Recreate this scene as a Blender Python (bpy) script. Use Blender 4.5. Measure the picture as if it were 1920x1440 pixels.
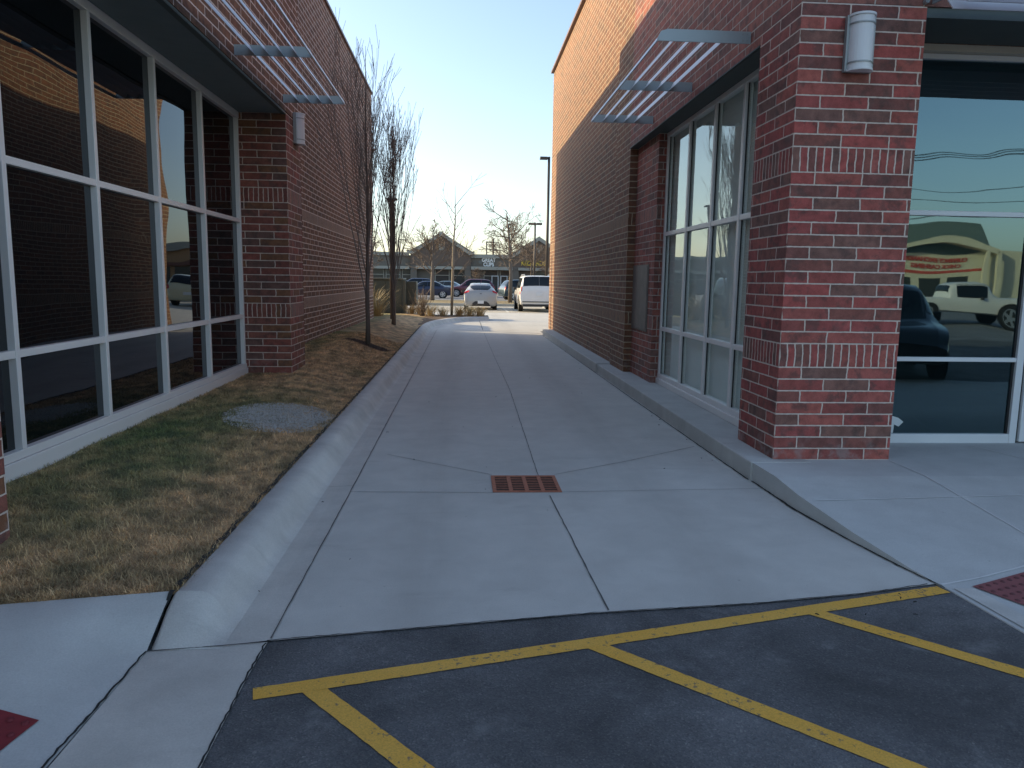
import bpy, bmesh, math, random
import numpy as np
from mathutils import Vector, Matrix, noise as mnoise
for o in list(bpy.data.objects): bpy.data.objects.remove(o, do_unlink=True)
SC = bpy.context.scene; COL = SC.collection
R = math.radians
# ---------------------------------------------------------------- camera
cam = bpy.data.cameras.new("camera"); co = bpy.data.objects.new("camera", cam); COL.objects.link(co); SC.camera = co
cam.sensor_width = 36; cam.lens = 1408/1920*36; cam.clip_end = 3000; cam.clip_start = .05
f_, cx_, cy_ = 1408., 960., 720.
V = np.array([803-cx_, 10885-cy_, f_]); V /= np.linalg.norm(V)
A = np.array([870-cx_, 525-cy_, f_]); A -= V*A.dot(V); A /= np.linalg.norm(A)
RW = np.array([np.cross(A, -V), A, -V])
M = Matrix([[RW[i][0], -RW[i][1], -RW[i][2]] for i in range(3)]).to_4x4(); M.translation = (0, 0, 1.62)
co.matrix_world = M
# ---------------------------------------------------------------- light
SUN = Vector((-1, .39, .375)).normalized()
elev = math.asin(SUN.z); azim = math.atan2(SUN.x, SUN.y)
w = bpy.data.worlds.new("World"); SC.world = w; w.use_nodes = True
nt = w.node_tree; nt.nodes.clear()
sky = nt.nodes.new('ShaderNodeTexSky'); sky.sky_type = 'NISHITA'; sky.sun_disc = False
sky.sun_elevation = elev; sky.sun_rotation = azim; sky.air_density = 1.0; sky.dust_density = 1.6; sky.ozone_density = 1.6; sky.altitude = 200
bg = nt.nodes.new('ShaderNodeBackground'); bg.inputs[1].default_value = .15
wo = nt.nodes.new('ShaderNodeOutputWorld'); hs = nt.nodes.new('ShaderNodeHueSaturation'); hs.inputs['Saturation'].default_value = .93; nt.links.new(sky.outputs[0], hs.inputs['Color']); nt.links.new(hs.outputs[0], bg.inputs[0]); nt.links.new(bg.outputs[0], wo.inputs[0])
sl = bpy.data.lights.new("sun", 'SUN'); sl.energy = 3.2; sl.angle = R(.5); sl.color = (1, .78, .45)
so = bpy.data.objects.new("sun", sl); COL.objects.link(so); so.rotation_euler = SUN.to_track_quat('Z', 'Y').to_euler()
SC.view_settings.view_transform = 'Standard'; SC.view_settings.look = 'None'; SC.view_settings.exposure = 1.1; SC.view_settings.gamma = 1
SC.cycles.use_denoising = True; SC.cycles.caustics_reflective = False; SC.cycles.caustics_refractive = False
SC.cycles.max_bounces = 8; SC.cycles.sample_clamp_indirect = 6
SC.render.image_settings.color_mode = 'RGB'
# ---------------------------------------------------------------- node helper
class NB:
    def __init__(s, name):
        s.m = bpy.data.materials.new(name); s.m.use_nodes = True; s.t = s.m.node_tree; s.t.nodes.clear()
        s.out = s.n('ShaderNodeOutputMaterial'); s.b = s.n('ShaderNodeBsdfPrincipled'); s.l(s.b.outputs[0], s.out.inputs[0])
    def n(s, t, **k):
        x = s.t.nodes.new(t)
        for a, v in k.items(): setattr(x, a, v)
        return x
    def l(s, a, b): s.t.links.new(a, b)
    def put(s, sock, v):
        if hasattr(v, 'is_output') or hasattr(v, 'links'): s.l(v, sock)
        else: sock.default_value = v
    def mt(s, op, a, b=None, c=None, clamp=False):
        x = s.n('ShaderNodeMath', operation=op); x.use_clamp = clamp
        for i, v in enumerate((a, b, c)):
            if v is not None: s.put(x.inputs[i], v)
        return x.outputs[0]
    def pos(s):
        if not hasattr(s, '_g'): s._g = s.n('ShaderNodeNewGeometry')
        return s._g.outputs['Position']
    def obj(s):
        if not hasattr(s, '_tc'): s._tc = s.n('ShaderNodeTexCoord')
        return s._tc.outputs['Object']
    def xyz(s, v):
        x = s.n('ShaderNodeSeparateXYZ'); s.put(x.inputs[0], v); return x.outputs
    def comb(s, a, b, c=0.):
        x = s.n('ShaderNodeCombineXYZ')
        for i, v in enumerate((a, b, c)): s.put(x.inputs[i], v)
        return x.outputs[0]
    def noise(s, v, sc, det=4, rough=.6, dist=0.):
        x = s.n('ShaderNodeTexNoise'); s.put(x.inputs['Vector'], v); x.inputs['Scale'].default_value = sc
        x.inputs['Detail'].default_value = det; x.inputs['Roughness'].default_value = rough; x.inputs['Distortion'].default_value = dist
        return x.outputs[0]
    def scale(s, v, k):
        x = s.n('ShaderNodeMapping'); s.put(x.inputs[0], v); x.inputs['Scale'].default_value = k; return x.outputs[0]
    def ramp(s, f, stops, interp='LINEAR'):
        x = s.n('ShaderNodeValToRGB'); s.put(x.inputs[0], f); r = x.color_ramp; r.interpolation = interp
        while len(r.elements) < len(stops): r.elements.new(.5)
        for e, (p, c) in zip(r.elements, stops):
            e.position = p; e.color = (*c, 1) if not isinstance(c, (int, float)) else (c, c, c, 1)
        return x.outputs[0]
    def mix(s, f, a, b, mode='MIX'):
        x = s.n('ShaderNodeMix', data_type='RGBA', blend_type=mode)
        s.put(x.inputs[0], f)
        for i, v in ((6, a), (7, b)):
            if isinstance(v, tuple): v = (*v, 1) if len(v) == 3 else v
            s.put(x.inputs[i], v)
        return x.outputs[2]
    def sm(s, v, a, b):
        x = s.n('ShaderNodeMapRange', interpolation_type='SMOOTHSTEP'); s.put(x.inputs[0], v)
        x.inputs[1].default_value = a; x.inputs[2].default_value = b; return x.outputs[0]
    def bump(s, h, d=.01, st=1.):
        x = s.n('ShaderNodeBump'); s.put(x.inputs['Height'], h); x.inputs['Distance'].default_value = d; x.inputs['Strength'].default_value = st
        s.l(x.outputs[0], s.b.inputs['Normal']); return x
    def set(s, color=None, rough=None, metal=None, **k):
        if color is not None: s.put(s.b.inputs['Base Color'], (*color, 1) if isinstance(color, tuple) and len(color) == 3 else color)
        if rough is not None: s.put(s.b.inputs['Roughness'], rough)
        if metal is not None: s.put(s.b.inputs['Metallic'], metal)
        for a, v in k.items(): s.put(s.b.inputs[a.replace('_', ' ')], v)
        return s.m

CH = .0985
def brick_mat(name, pal, mortar=(.68, .565, .48), z0=.15, band0=8, band1=24, ox=2.61, oy=6.04, seed=0., mw=.0046):
    b = NB(name); P = b.xyz(b.pos()); g = b._g
    N = b.xyz(g.outputs['True Normal'])
    isx = b.mt('GREATER_THAN', b.mt('ABSOLUTE', N[0]), .5)
    h = b.mt('ADD', b.mt('MULTIPLY', b.mt('SUBTRACT', P[1], oy), isx), b.mt('MULTIPLY', b.mt('SUBTRACT', P[0], ox), b.mt('SUBTRACT', 1., isx)))
    h = b.mt('ADD', h, b.mt('MULTIPLY', b.mt('SUBTRACT', b.noise(b.scale(b.pos(), (1, 1, 4)), 2.6, 2), .5), .022))
    rf = b.mt('DIVIDE', b.mt('ADD', b.mt('SUBTRACT', P[2], z0), b.mt('MULTIPLY', b.mt('SUBTRACT', b.noise(b.pos(), 1.7, 1), .5), .006)), CH)
    row = b.mt('FLOOR', rf); fz = b.mt('SUBTRACT', rf, row)
    def inband(k): return b.mt('LESS_THAN', b.mt('ABSOLUTE', b.mt('SUBTRACT', row, k+.5)), .75)
    band = b.mt('MAXIMUM', inband(band0), inband(band1))
    par = b.mt('FRACT', b.mt('MULTIPLY', row, .5))
    u = b.mt('ADD', b.mt('DIVIDE', h, .394), b.mt('ADD', par, 100.))
    cell = b.mt('FLOOR', u); fu = b.mt('SUBTRACT', u, cell)
    us = b.mt('ADD', b.mt('DIVIDE', h, .0657), 600.); cs = b.mt('FLOOR', us); fus = b.mt('SUBTRACT', us, cs)
    rb = b.mt('MULTIPLY', rf, .5); rbi = b.mt('FLOOR', rb); fb = b.mt('SUBTRACT', rb, rbi)
    nb = b.mt('SUBTRACT', 1., band)
    def edge(f, wdt): return b.mt('MULTIPLY', b.mt('MINIMUM', f, b.mt('SUBTRACT', 1., f)), wdt)
    wob = b.mt('MULTIPLY', b.mt('SUBTRACT', b.noise(b.pos(), 26, 3), .5), .0085)
    dn = b.mt('MINIMUM', edge(fz, CH), edge(fu, .394)); ds = b.mt('MINIMUM', edge(fb, CH*2), edge(fus, .0657))
    d = b.mt('ADD', b.mt('ADD', b.mt('MULTIPLY', dn, nb), b.mt('MULTIPLY', ds, band)), wob)
    mask = b.sm(d, mw, mw+.0022)
    cc = b.comb(b.mt('ADD', b.mt('MULTIPLY', cell, nb), b.mt('MULTIPLY', cs, band)), b.mt('ADD', b.mt('MULTIPLY', row, nb), b.mt('MULTIPLY', rbi, band)), b.mt('ADD', isx, seed))
    wn = b.n('ShaderNodeTexWhiteNoise', noise_dimensions='3D'); b.l(cc, wn.inputs[0])
    n = len(pal); col = b.ramp(wn.outputs[0], [(i/n, c) for i, c in enumerate(pal)], 'CONSTANT')
    wn2 = b.n('ShaderNodeTexWhiteNoise', noise_dimensions='3D'); b.l(b.mix(0., cc, cc), wn2.inputs[0])
    vm = b.n('ShaderNodeVectorMath', operation='ADD'); b.l(b.pos(), vm.inputs[0]); vs_ = b.n('ShaderNodeVectorMath', operation='SCALE'); b.l(wn.outputs['Color'], vs_.inputs[0]); vs_.inputs[3].default_value = 9.; b.l(vs_.outputs[0], vm.inputs[1]); cc2 = vm.outputs[0]
    tone = b.noise(cc2, 11, 5, .65); flash = b.sm(b.noise(b.scale(cc2, (1, 1, 1)), 7.5, 4, .6, .3), .50, .66)
    col = b.mix(b.mt('MULTIPLY', flash, .62), col, (.095, .060, .052))
    col = b.mix(1., col, b.ramp(tone, [(.25, .62), (.75, 1.36)]), 'MULTIPLY')
    grit = b.noise(b.pos(), 220, 2)
    col = b.mix(1., col, b.ramp(grit, [(.3, .8), (.7, 1.2)]), 'MULTIPLY')
    mcol = b.mix(b.noise(b.pos(), 14, 4), tuple(x*.75 for x in mortar), tuple(x*1.15 for x in mortar))
    # efflorescence near the ground
    low = b.mt('MULTIPLY', b.mt('SUBTRACT', 1., b.sm(P[2], z0+.02, z0+.28)), b.sm(b.noise(b.pos(), 8, 5), .48, .68))
    c = b.mix(mask, mcol, col); c = b.mix(b.mt('MULTIPLY', low, .45), c, (.36, .33, .31))
    st = b.sm(b.noise(b.scale(b.pos(), (1.6, 1.6, .16)), 1.5, 5, .6), .52, .75); c = b.mix(b.mt('MULTIPLY', st, .22), c, (.10, .085, .075))
    hgt = b.mt('ADD', mask, b.mt('MULTIPLY', grit, .25)); b.bump(hgt, .006, .9)
    return b.set(c, .88)
PALR = [(.37, .085, .072), (.31, .08, .066), (.24, .085, .066), (.34, .095, .074), (.20, .10, .08), (.39, .11, .085), (.27, .075, .062), (.33, .08, .07), (.20, .075, .062), (.36, .10, .08), (.22, .105, .082)]
PALM = [(.35, .11, .082), (.30, .10, .075), (.24, .10, .076), (.33, .12, .086), (.21, .11, .088), (.36, .125, .09), (.27, .09, .07), (.31, .12, .088)]
PALL = [(.222, .100, .053), (.20, .091, .049), (.18, .085, .047), (.232, .104, .055), (.163, .081, .047), (.21, .091, .049)]
M_brick = brick_mat('red brown running bond brick', PALR)
M_brick_mid = brick_mat('brick over the side windows', PALM, (.50, .43, .37), seed=1.)
M_brick_long = brick_mat('long wall brick', PALL, (.50, .42, .29), mw=.0058, seed=3.)
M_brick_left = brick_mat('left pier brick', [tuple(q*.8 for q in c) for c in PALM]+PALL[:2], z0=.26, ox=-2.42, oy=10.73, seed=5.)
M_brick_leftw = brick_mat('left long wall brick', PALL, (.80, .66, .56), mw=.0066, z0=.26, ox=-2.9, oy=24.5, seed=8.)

def concrete_mat(name, base, stain=.5, blotch=1., warm=0., brush=True):
    b = NB(name); p = b.pos()
    big = b.noise(p, .55, 5, .6, .4); mid = b.noise(p, 3.2, 5, .62, .2); fine = b.noise(p, 140, 3)
    c = b.mix(big, tuple(x*(1-.10*blotch) for x in base), tuple(x*(1+.08*blotch) for x in base))
    c = b.mix(1., c, b.ramp(mid, [(.3, 1-.09*blotch), (.7, 1+.07*blotch)]), 'MULTIPLY')
    smear = b.sm(b.noise(b.scale(p, (1., 3.2, 1.)), 1.3, 6, .66, .5), .56, .78)
    c = b.mix(b.mt('MULTIPLY', smear, stain*.5), c, tuple(x*.6 for x in base))
    spots = b.sm(b.noise(p, 26, 2, .5), .735, .78)
    c = b.mix(b.mt('MULTIPLY', spots, stain*.55), c, tuple(x*.38 for x in base))
    c = b.mix(1., c, b.ramp(fine, [(.25, .9), (.75, 1.1)]), 'MULTIPLY')
    br = b.noise(b.scale(p, (6, 120, 6)), 1.6, 3) if brush else fine
    b.bump(b.mt('ADD', b.mt('MULTIPLY', fine, .6), b.mt('MULTIPLY', br, .6)), .0016, .8)
    return b.set(c, b.ramp(mid, [(.2, .72), (.8, .9)]))
def tracks(mat):
    t = mat.node_tree; b = NB.__new__(NB); b.m = mat; b.t = t; p = b.pos(); P = b.xyz(p)
    bs = [n for n in t.nodes if n.type == 'BSDF_PRINCIPLED'][0]; src = bs.inputs['Base Color'].links[0].from_socket
    m = None
    for x in (-.25, 1.45):
        g = b.mt('SUBTRACT', 1., b.sm(b.mt('ABSOLUTE', b.mt('SUBTRACT', b.mt('ADD', P[0], b.mt('MULTIPLY', b.noise(b.scale(p, (.2, .2, .2)), 1., 1), .3)), x+.15)), .04, .34)); m = g if m is None else b.mt('MAXIMUM', m, g)
    m = b.mt('MULTIPLY', m, b.mt('MULTIPLY', b.noise(b.scale(p, (9, .5, 1)), 1., 5), .34))
    d = b.mt('SQRT', b.mt('ADD', b.mt('POWER', b.mt('SUBTRACT', P[0], .5), 2.), b.mt('POWER', b.mt('MULTIPLY', b.mt('SUBTRACT', P[1], 6.1), .75), 2.)))
    w_ = b.mt('MULTIPLY', b.mt('SUBTRACT', 1., b.sm(d, .25, 1.1)), b.mt('MULTIPLY', b.noise(p, 4, 5, .7), .42))
    c = b.mix(b.mt('MAXIMUM', m, w_), src, (.26, .245, .22)); t.links.new(c, bs.inputs['Base Color']); return mat
M_drive = tracks(concrete_mat('driveway concrete', (.55, .54, .495), .7))
M_gutter = concrete_mat('gutter concrete', (.55, .53, .48), .6, 1.4)
M_kerb = concrete_mat('kerb concrete', (.55, .54, .50), .9, 1.8, brush=False)
M_walk = concrete_mat('sidewalk concrete', (.51, .52, .50), .6)
M_ledge = concrete_mat('ledge concrete', (.50, .50, .47), .8, 1.3, brush=False)
M_lot = concrete_mat('parking lot concrete', (.44, .41, .34), .5)
def asphalt_mat(name, k=1.):
    b = NB(name); p = b.pos()
    vo = b.n('ShaderNodeTexVoronoi'); b.l(p, vo.inputs['Vector']); vo.inputs['Scale'].default_value = 150
    ag = b.ramp(vo.outputs['Color'], [(.0, (.05*k, .052*k, .056*k)), (.75, (.085*k, .085*k, .086*k)), (.93, (.12*k, .118*k, .112*k)), (1., (.24, .235, .22))])
    big = b.noise(p, 1.3, 6, .68, .5); c = b.mix(1., ag, b.ramp(big, [(.32, .58), (.5, .95), (.68, 1.5)]), 'MULTIPLY')
    worn = b.sm(b.noise(p, 3.1, 6, .7, .3), .54, .74); c = b.mix(b.mt('MULTIPLY', worn, .6), c, (.17*k, .17*k, .17*k))
    oil = b.sm(b.noise(p, 1.9, 3, .5), .63, .74); c = b.mix(b.mt('MULTIPLY', oil, .5), c, (.03, .031, .034))
    b.bump(b.mt('ADD', vo.outputs['Distance'], b.noise(p, 60, 3)), .004, .8)
    return b.set(c, .85)
M_asph = asphalt_mat('asphalt', 1.4); M_lotasph = asphalt_mat('parking lot asphalt', 2.6)
def plain(name, col, rough=.6, metal=0., var=.12, sc=6., bump=0.):
    b = NB(name); n = b.noise(b.obj(), sc, 4)
    c = b.mix(n, tuple(x*(1-var) for x in col), tuple(min(1, x*(1+var)) for x in col))
    if bump: b.bump(b.noise(b.obj(), sc*14, 3), bump, .6)
    return b.set(c, rough, metal)
M_paint = None
def yellow():
    b = NB('worn yellow road paint'); p = b.pos()
    n = b.noise(p, 30, 6, .7); m = b.noise(p, 2.2, 5, .6)
    c = b.mix(m, (.74, .36, .022), (.78, .48, .11))
    chip = b.sm(b.mt('ADD', n, b.mt('MULTIPLY', b.noise(p, 2.6, 4), .32)), .745, .80)
    c = b.mix(b.mt('MULTIPLY', chip, .8), c, (.12, .115, .10)); c = b.mix(1., c, b.ramp(b.noise(p, 160, 2), [(.25, .78), (.75, 1.15)]), 'MULTIPLY')
    b.bump(b.noise(p, 120, 3), .002, .7); return b.set(c, .75)
M_paint = yellow()
M_joint = plain('joint sealant', (.10, .10, .098), .9, 0, .4, 9)
M_dirt = plain('dark joint dirt', (.022, .024, .024), .95, 0, .5, 9, .004)
M_crackl = plain('light joint edge', (.66, .66, .64), .9, 0, .2, 9)
M_alum = plain('aluminium frame', (.82, .81, .79), .42, .15, .06, 3)
M_white = plain('white painted frame', (.66, .70, .71), .4, 0, .05, 3)
M_shade = plain('sunshade painted metal', (.36, .42, .44), .42, .35, .07, 3)
M_slat = plain('sunshade slat metal', (.62, .64, .66), .38, .3, .05, 3)
M_soffit = plain('soffit stucco', (.19, .23, .23), .9, 0, .12, 5, .002)
M_lintel = plain('painted steel lintel', (.075, .095, .09), .6, .1, .15, 5)
M_coping = plain('coping metal', (.16, .10, .085), .5, .2, .1, 3)
M_cream = plain('cream head trim', (.55, .52, .42), .6, 0, .08, 6)
M_gasket = plain('black gasket', (.012, .013, .014), .6)
M_lampw = plain('white lamp acrylic', (.72, .74, .75), .35, 0, .04, 4)
M_lampb = plain('lamp metal', (.33, .36, .36), .45, .4, .08, 4)
M_panel = plain('weathered access panel', (.20, .18, .16), .6, .3, .35, 7)
M_inner = plain('interior wall paint', (.42, .44, .42), .8, 0, .06, 2)
M_innerd = plain('dark interior', (.06, .07, .075), .8, 0, .1, 2)
M_film = plain('window blind', (.86, .90, .86), .75, 0, .12, 1.6)
M_rust = plain('rusty cast iron', (.42, .16, .095), .8, .25, .5, 30, .003)
M_black = plain('black void', (.008, .008, .008), .9)
def glass(name, base, refl, tint=(.9, .95, 1.), trans=0., tcol=(.5, .6, .62), wav=.004, sc=1.1, ior=1.7):
    b = NB(name); b.t.nodes.remove(b.b)
    gl = b.n('ShaderNodeBsdfGlossy'); gl.inputs['Roughness'].default_value = .012; gl.inputs['Color'].default_value = (*tint, 1)
    if trans: inn = b.n('ShaderNodeBsdfTransparent'); inn.inputs[0].default_value = (*tcol, 1)
    else: inn = b.n('ShaderNodeBsdfDiffuse'); inn.inputs[0].default_value = (*base, 1)
    fr = b.n('ShaderNodeFresnel'); fr.inputs[0].default_value = ior
    b.pos(); f = b.mt('MULTIPLY', b.mt('ADD', fr.outputs[0], refl, clamp=True), b.mt('SUBTRACT', 1., b._g.outputs['Backfacing']))
    bp = b.n('ShaderNodeBump'); bp.inputs['Distance'].default_value = wav; bp.inputs['Strength'].default_value = 1.
    b.l(b.noise(b.scale(b.pos(), (1, 1, 1.7)), sc, 1, .3), bp.inputs['Height']); b.l(bp.outputs[0], gl.inputs['Normal'])
    mx = b.n('ShaderNodeMixShader'); b.l(f, mx.inputs[0]); b.l(inn.outputs[0], mx.inputs[1]); b.l(gl.outputs[0], mx.inputs[2]); b.l(mx.outputs[0], b.out.inputs[0])
    return b.m
M_gl_left = glass('dark tinted mirror glass', (.004, .005, .006), -.02, (.86, .92, .98), wav=.006, sc=.9)
M_gl_front = glass('blue green storefront glass', (.01, .01, .01), .17, (.40, .58, .62), .6, (.34, .46, .50), wav=.0025)
M_gl_side = glass('clear side glass', (.01, .01, .01), .04, (.8, .9, .9), .8, (.95, .98, .97), wav=.003)
# ---------------------------------------------------------------- object helpers
def tag(o, label=None, cat=None, group=None, kind=None):
    if label: o['label'] = label
    if cat: o['category'] = cat
    if group: o['group'] = group
    if kind: o['kind'] = kind
    return o
def thing(name, label, cat, loc=(0, 0, 0), rz=0., group=None):
    o = bpy.data.objects.new(name, None); COL.objects.link(o); o.location = loc; o.rotation_euler = (0, 0, rz); o.empty_display_size = .2
    return tag(o, label, cat, group)
class MB:
    def __init__(s): s.v = []; s.f = []
    def add(s, vs, fs):
        k = len(s.v); s.v += [tuple(v) for v in vs]; s.f += [tuple(i+k for i in f) for f in fs]; return s
    def box(s, x0, x1, y0, y1, z0, z1, M=None):
        vs = [Vector(p) for p in ((x0, y0, z0), (x1, y0, z0), (x1, y1, z0), (x0, y1, z0), (x0, y0, z1), (x1, y0, z1), (x1, y1, z1), (x0, y1, z1))]
        if M: vs = [M @ v for v in vs]
        return s.add(vs, [(0, 3, 2, 1), (4, 5, 6, 7), (0, 1, 5, 4), (1, 2, 6, 5), (2, 3, 7, 6), (3, 0, 4, 7)])
    def poly(s, pts): return s.add(pts, [tuple(range(len(pts)))])
    def prism(s, pts, axis, a, b):  # pts 2-d, extruded along axis from a to b
        def mk(p, t): return {'x': (t, p[0], p[1]), 'y': (p[0], t, p[1]), 'z': (p[0], p[1], t)}[axis]
        n = len(pts); vs = [mk(p, a) for p in pts]+[mk(p, b) for p in pts]
        return s.add(vs, [tuple(range(n)), tuple(range(2*n-1, n-1, -1))]+[(i, i+n, (i+1) % n+n, (i+1) % n) for i in range(n)])
    def tube(s, pts, rad, n=6, cap=True):
        pts = [Vector(p) for p in pts]; k0 = len(s.v); up = None
        for i, p in enumerate(pts):
            d = (pts[min(i+1, len(pts)-1)]-pts[max(i-1, 0)]).normalized()
            if up is None: up = d.orthogonal().normalized()
            up = (up-d*up.dot(d)); up = up.normalized() if up.length > 1e-5 else d.orthogonal().normalized()
            sd = d.cross(up); r = rad[i] if hasattr(rad, '__len__') else rad
            for j in range(n):
                a = 2*math.pi*j/n; s.v.append(tuple(p+(up*math.cos(a)+sd*math.sin(a))*r))
        for i in range(len(pts)-1):
            for j in range(n):
                a = k0+i*n+j; b = k0+i*n+(j+1) % n; s.f.append((a, b, b+n, a+n))
        if cap: s.f.append(tuple(k0+j for j in range(n))[::-1]); s.f.append(tuple(k0+(len(pts)-1)*n+j for j in range(n)))
        return s
    def build(s, name, mat, parent=None, smooth=False, bevel=0., fix=False):
        me = bpy.data.meshes.new(name); me.from_pydata(s.v, [], s.f); me.update()
        if fix:
            bm = bmesh.new(); bm.from_mesh(me); bmesh.ops.recalc_face_normals(bm, faces=bm.faces); bm.to_mesh(me); bm.free()
        if mat: me.materials.append(mat)
        o = bpy.data.objects.new(name, me); COL.objects.link(o)
        if parent: o.parent = parent
        if smooth: me.polygons.foreach_set('use_smooth', [True]*len(me.polygons))
        if bevel:
            md = o.modifiers.new('bevel', 'BEVEL'); md.width = bevel; md.segments = 2; md.limit_method = 'ANGLE'; md.angle_limit = R(40)
        return o
def S(name, mb, mat, **k): return tag(mb.build(name, mat, **k), kind='structure')
rnd = random.Random(7)
def ribbon(pts, w0, w1, z, jit=.0, step=.08, off=0.):
    """thin irregular strip along a polyline, z may be a function of (x,y)"""
    P = [Vector(p) for p in pts]; out = []
    for a, b in zip(P, P[1:]):
        n = max(1, int((b-a).length/step)); out += [a.lerp(b, i/n) for i in range(n)]
    out.append(P[-1]); m = MB(); vs = []
    for i, p in enumerate(out):
        d = (out[min(i+1, len(out)-1)]-out[max(i-1, 0)]).normalized(); nn = Vector((-d.y, d.x)); t = i/max(1, len(out)-1)
        wdt = (w0+(w1-w0)*t)*.5; c = p+nn*(off+rnd.uniform(-jit, jit)); e_ = min(.35*wdt, jit*.9); a = c+nn*(wdt+rnd.uniform(-e_, e_)); b_ = c-nn*(wdt+rnd.uniform(-e_, e_))
        for q in (a, b_): vs.append((q.x, q.y, z(q.x, q.y) if callable(z) else z))
    m.add(vs, [(2*i, 2*i+1, 2*i+3, 2*i+2) for i in range(len(out)-1)]); return m
# ================================================================ GROUND
S('ground', MB().poly([(-400, -300, -.012), (400, -300, -.012), (400, 500, -.012), (-400, 500, -.012)]), M_lotasph)
S('parking_lot_asphalt', MB().poly([(-.875, -9, -.006), (30, -9, -.006), (30, 3.6, -.006), (2.6, 3.86, -.006), (-.89, 3.24, -.006)]), M_asph)
# driveway: straight part, then the lot crossing it
dv = MB(); dv.poly([(-.862, 3.24, 0), (.617, 3.475, 0), (1.5, 3.565, 0), (2.1, 3.665, 0), (2.62, 3.79, 0), (2.60, 5.2, 0), (2.45, 5.9, 0), (2.45, 24., 0), (-.862, 24., 0)])
dv.poly([(-.862, 24, 0), (2.45, 24, 0), (40, 24, 0), (40, 37.3, 0), (-60, 37.3, 0), (-60, 31.5, 0), (-.862, 30.4, 0)])
S('driveway', dv, M_drive)
S('far_parking_pavement', MB().poly([(-60, 37.3, -.004), (60, 37.3, -.004), (60, 46.5, -.004), (-60, 46.5, -.004)]), M_lot)
# kerb left (rolled concrete kerb and gutter) following a path
prof = [(-.855, 0.004), (-.96, .001), (-1.045, .003), (-1.075, .012), (-1.105, .040), (-1.135, .085), (-1.165, .124), (-1.195, .143), (-1.225, .151), (-1.325, .153), (-1.342, .14), (-1.347, -.02)]
path = []  # (x offset centre, y, dir) use reference x=-0.95 line, curve at the far end
for y in [3.44+i*.5 for i in range(41)]: path.append((Vector((-.855, y)), Vector((-1, 0))))
arcc = Vector((.85, 24.3)); n = 16
for i in range(1, n+1):
    t = i/n; a = math.pi-t*math.pi*.5
    c = Vector((.95+1.805*math.cos(a)*1., 23.9+5.75*math.sin(a))); nrm = Vector((math.cos(a)*5.75, math.sin(a)*1.805)).normalized()
    path.append((c, nrm))
path.append((Vector((1.0, 29.65)), Vector((0, 1))))
def kerb_mesh(path, prof, sel):
    m = MB(); vs = []; k = len(prof)
    for c, nn in path:
        for px, pz in prof:
            d = -.855-px; q = c+nn*d; vs.append((q.x, q.y, pz))
    m.add(vs, [(i*k+j, i*k+j+1, (i+1)*k+j+1, (i+1)*k+j) for i in range(len(path)-1) for j in range(k-1) if j in sel]); 
    if 10 in sel: m.f.append(tuple((len(path)-1)*k+j for j in range(2, k)))
    return m
kk = kerb_mesh(path, prof, range(2, 11))
# taper of the kerb down to the ramp
k = len(prof); tv = []
for y, s in ((3.44, 1.), (3.34, .72), (3.24, .3), (3.165, .0)):
    for px, pz in prof[2:]: tv.append((px+.01*(1-s)*0, y, pz*s+.003))
kk.add(tv, [(i*10+j, i*10+j+1, (i+1)*10+j+1, (i+1)*10+j) for i in range(3) for j in range(9)])
S('kerb', kk, M_kerb, smooth=True)
S('gutter', kerb_mesh(path, prof, range(0, 2)).add([(-.855, 3.24, .003), (-1.05, 3.2, .003), (-1.05, 3.44, .003), (-.855, 3.44, .003)], [(0, 1, 2, 3)])
  .poly([(-.865, 3.225, .002), (-1.36, 3.155, .002), (-1.36, 2.37, .002), (-1.50, 1.1, .002), (-1.0, 1.1, .002), (-.862, 2.35, .002), (-.87, 2.9, .002)]), M_gutter)
# joints in the paving
js = MB()
def J(pts, w=.009, z=.0045, jit=.0018): 
    r = ribbon(pts, w, w, z, jit); js.add(r.v, r.f)
J([(-.858, 3.25), (-.852, 5), (-.856, 10), (-.856, 16), (-.858, 23.8)], .007, .008)
J([(.725, 3.50), (.69, 4.6), (.66, 5.5)], .008); J([(.63, 6.05), (.66, 8.6), (.69, 11), (.655, 15.5), (.64, 19), (.62, 23.)], .006)
J([(-.85, 5.62), (.24, 5.585)], .006); J([(.74, 5.60), (2.38, 5.68)], .004)
J([(-.70, 6.86), (-.25, 6.5), (.24, 6.12)], .006); J([(.77, 6.12), (1.5, 6.6), (2.3, 7.2)], .006)
J([(-1.04, 5.75), (-.86, 5.78)], .004, .0065); J([(-1.04, 9.9), (-.86, 9.9)], .004, .0065)

J([(-.9, 24.2), (2.4, 24.2)], .02)
J([(.62, 24.2), (.62, 37)], .02)
for y in (27.2, 31, 34.2): J([(-1 if y > 31 else 1.0, y), (20, y)], .02)
J([(-1.355, 3.15), (-1.2, 3.17), (-.88, 3.215)], .006, .0075, .003)
S('pavement_joints', js, M_joint)
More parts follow.
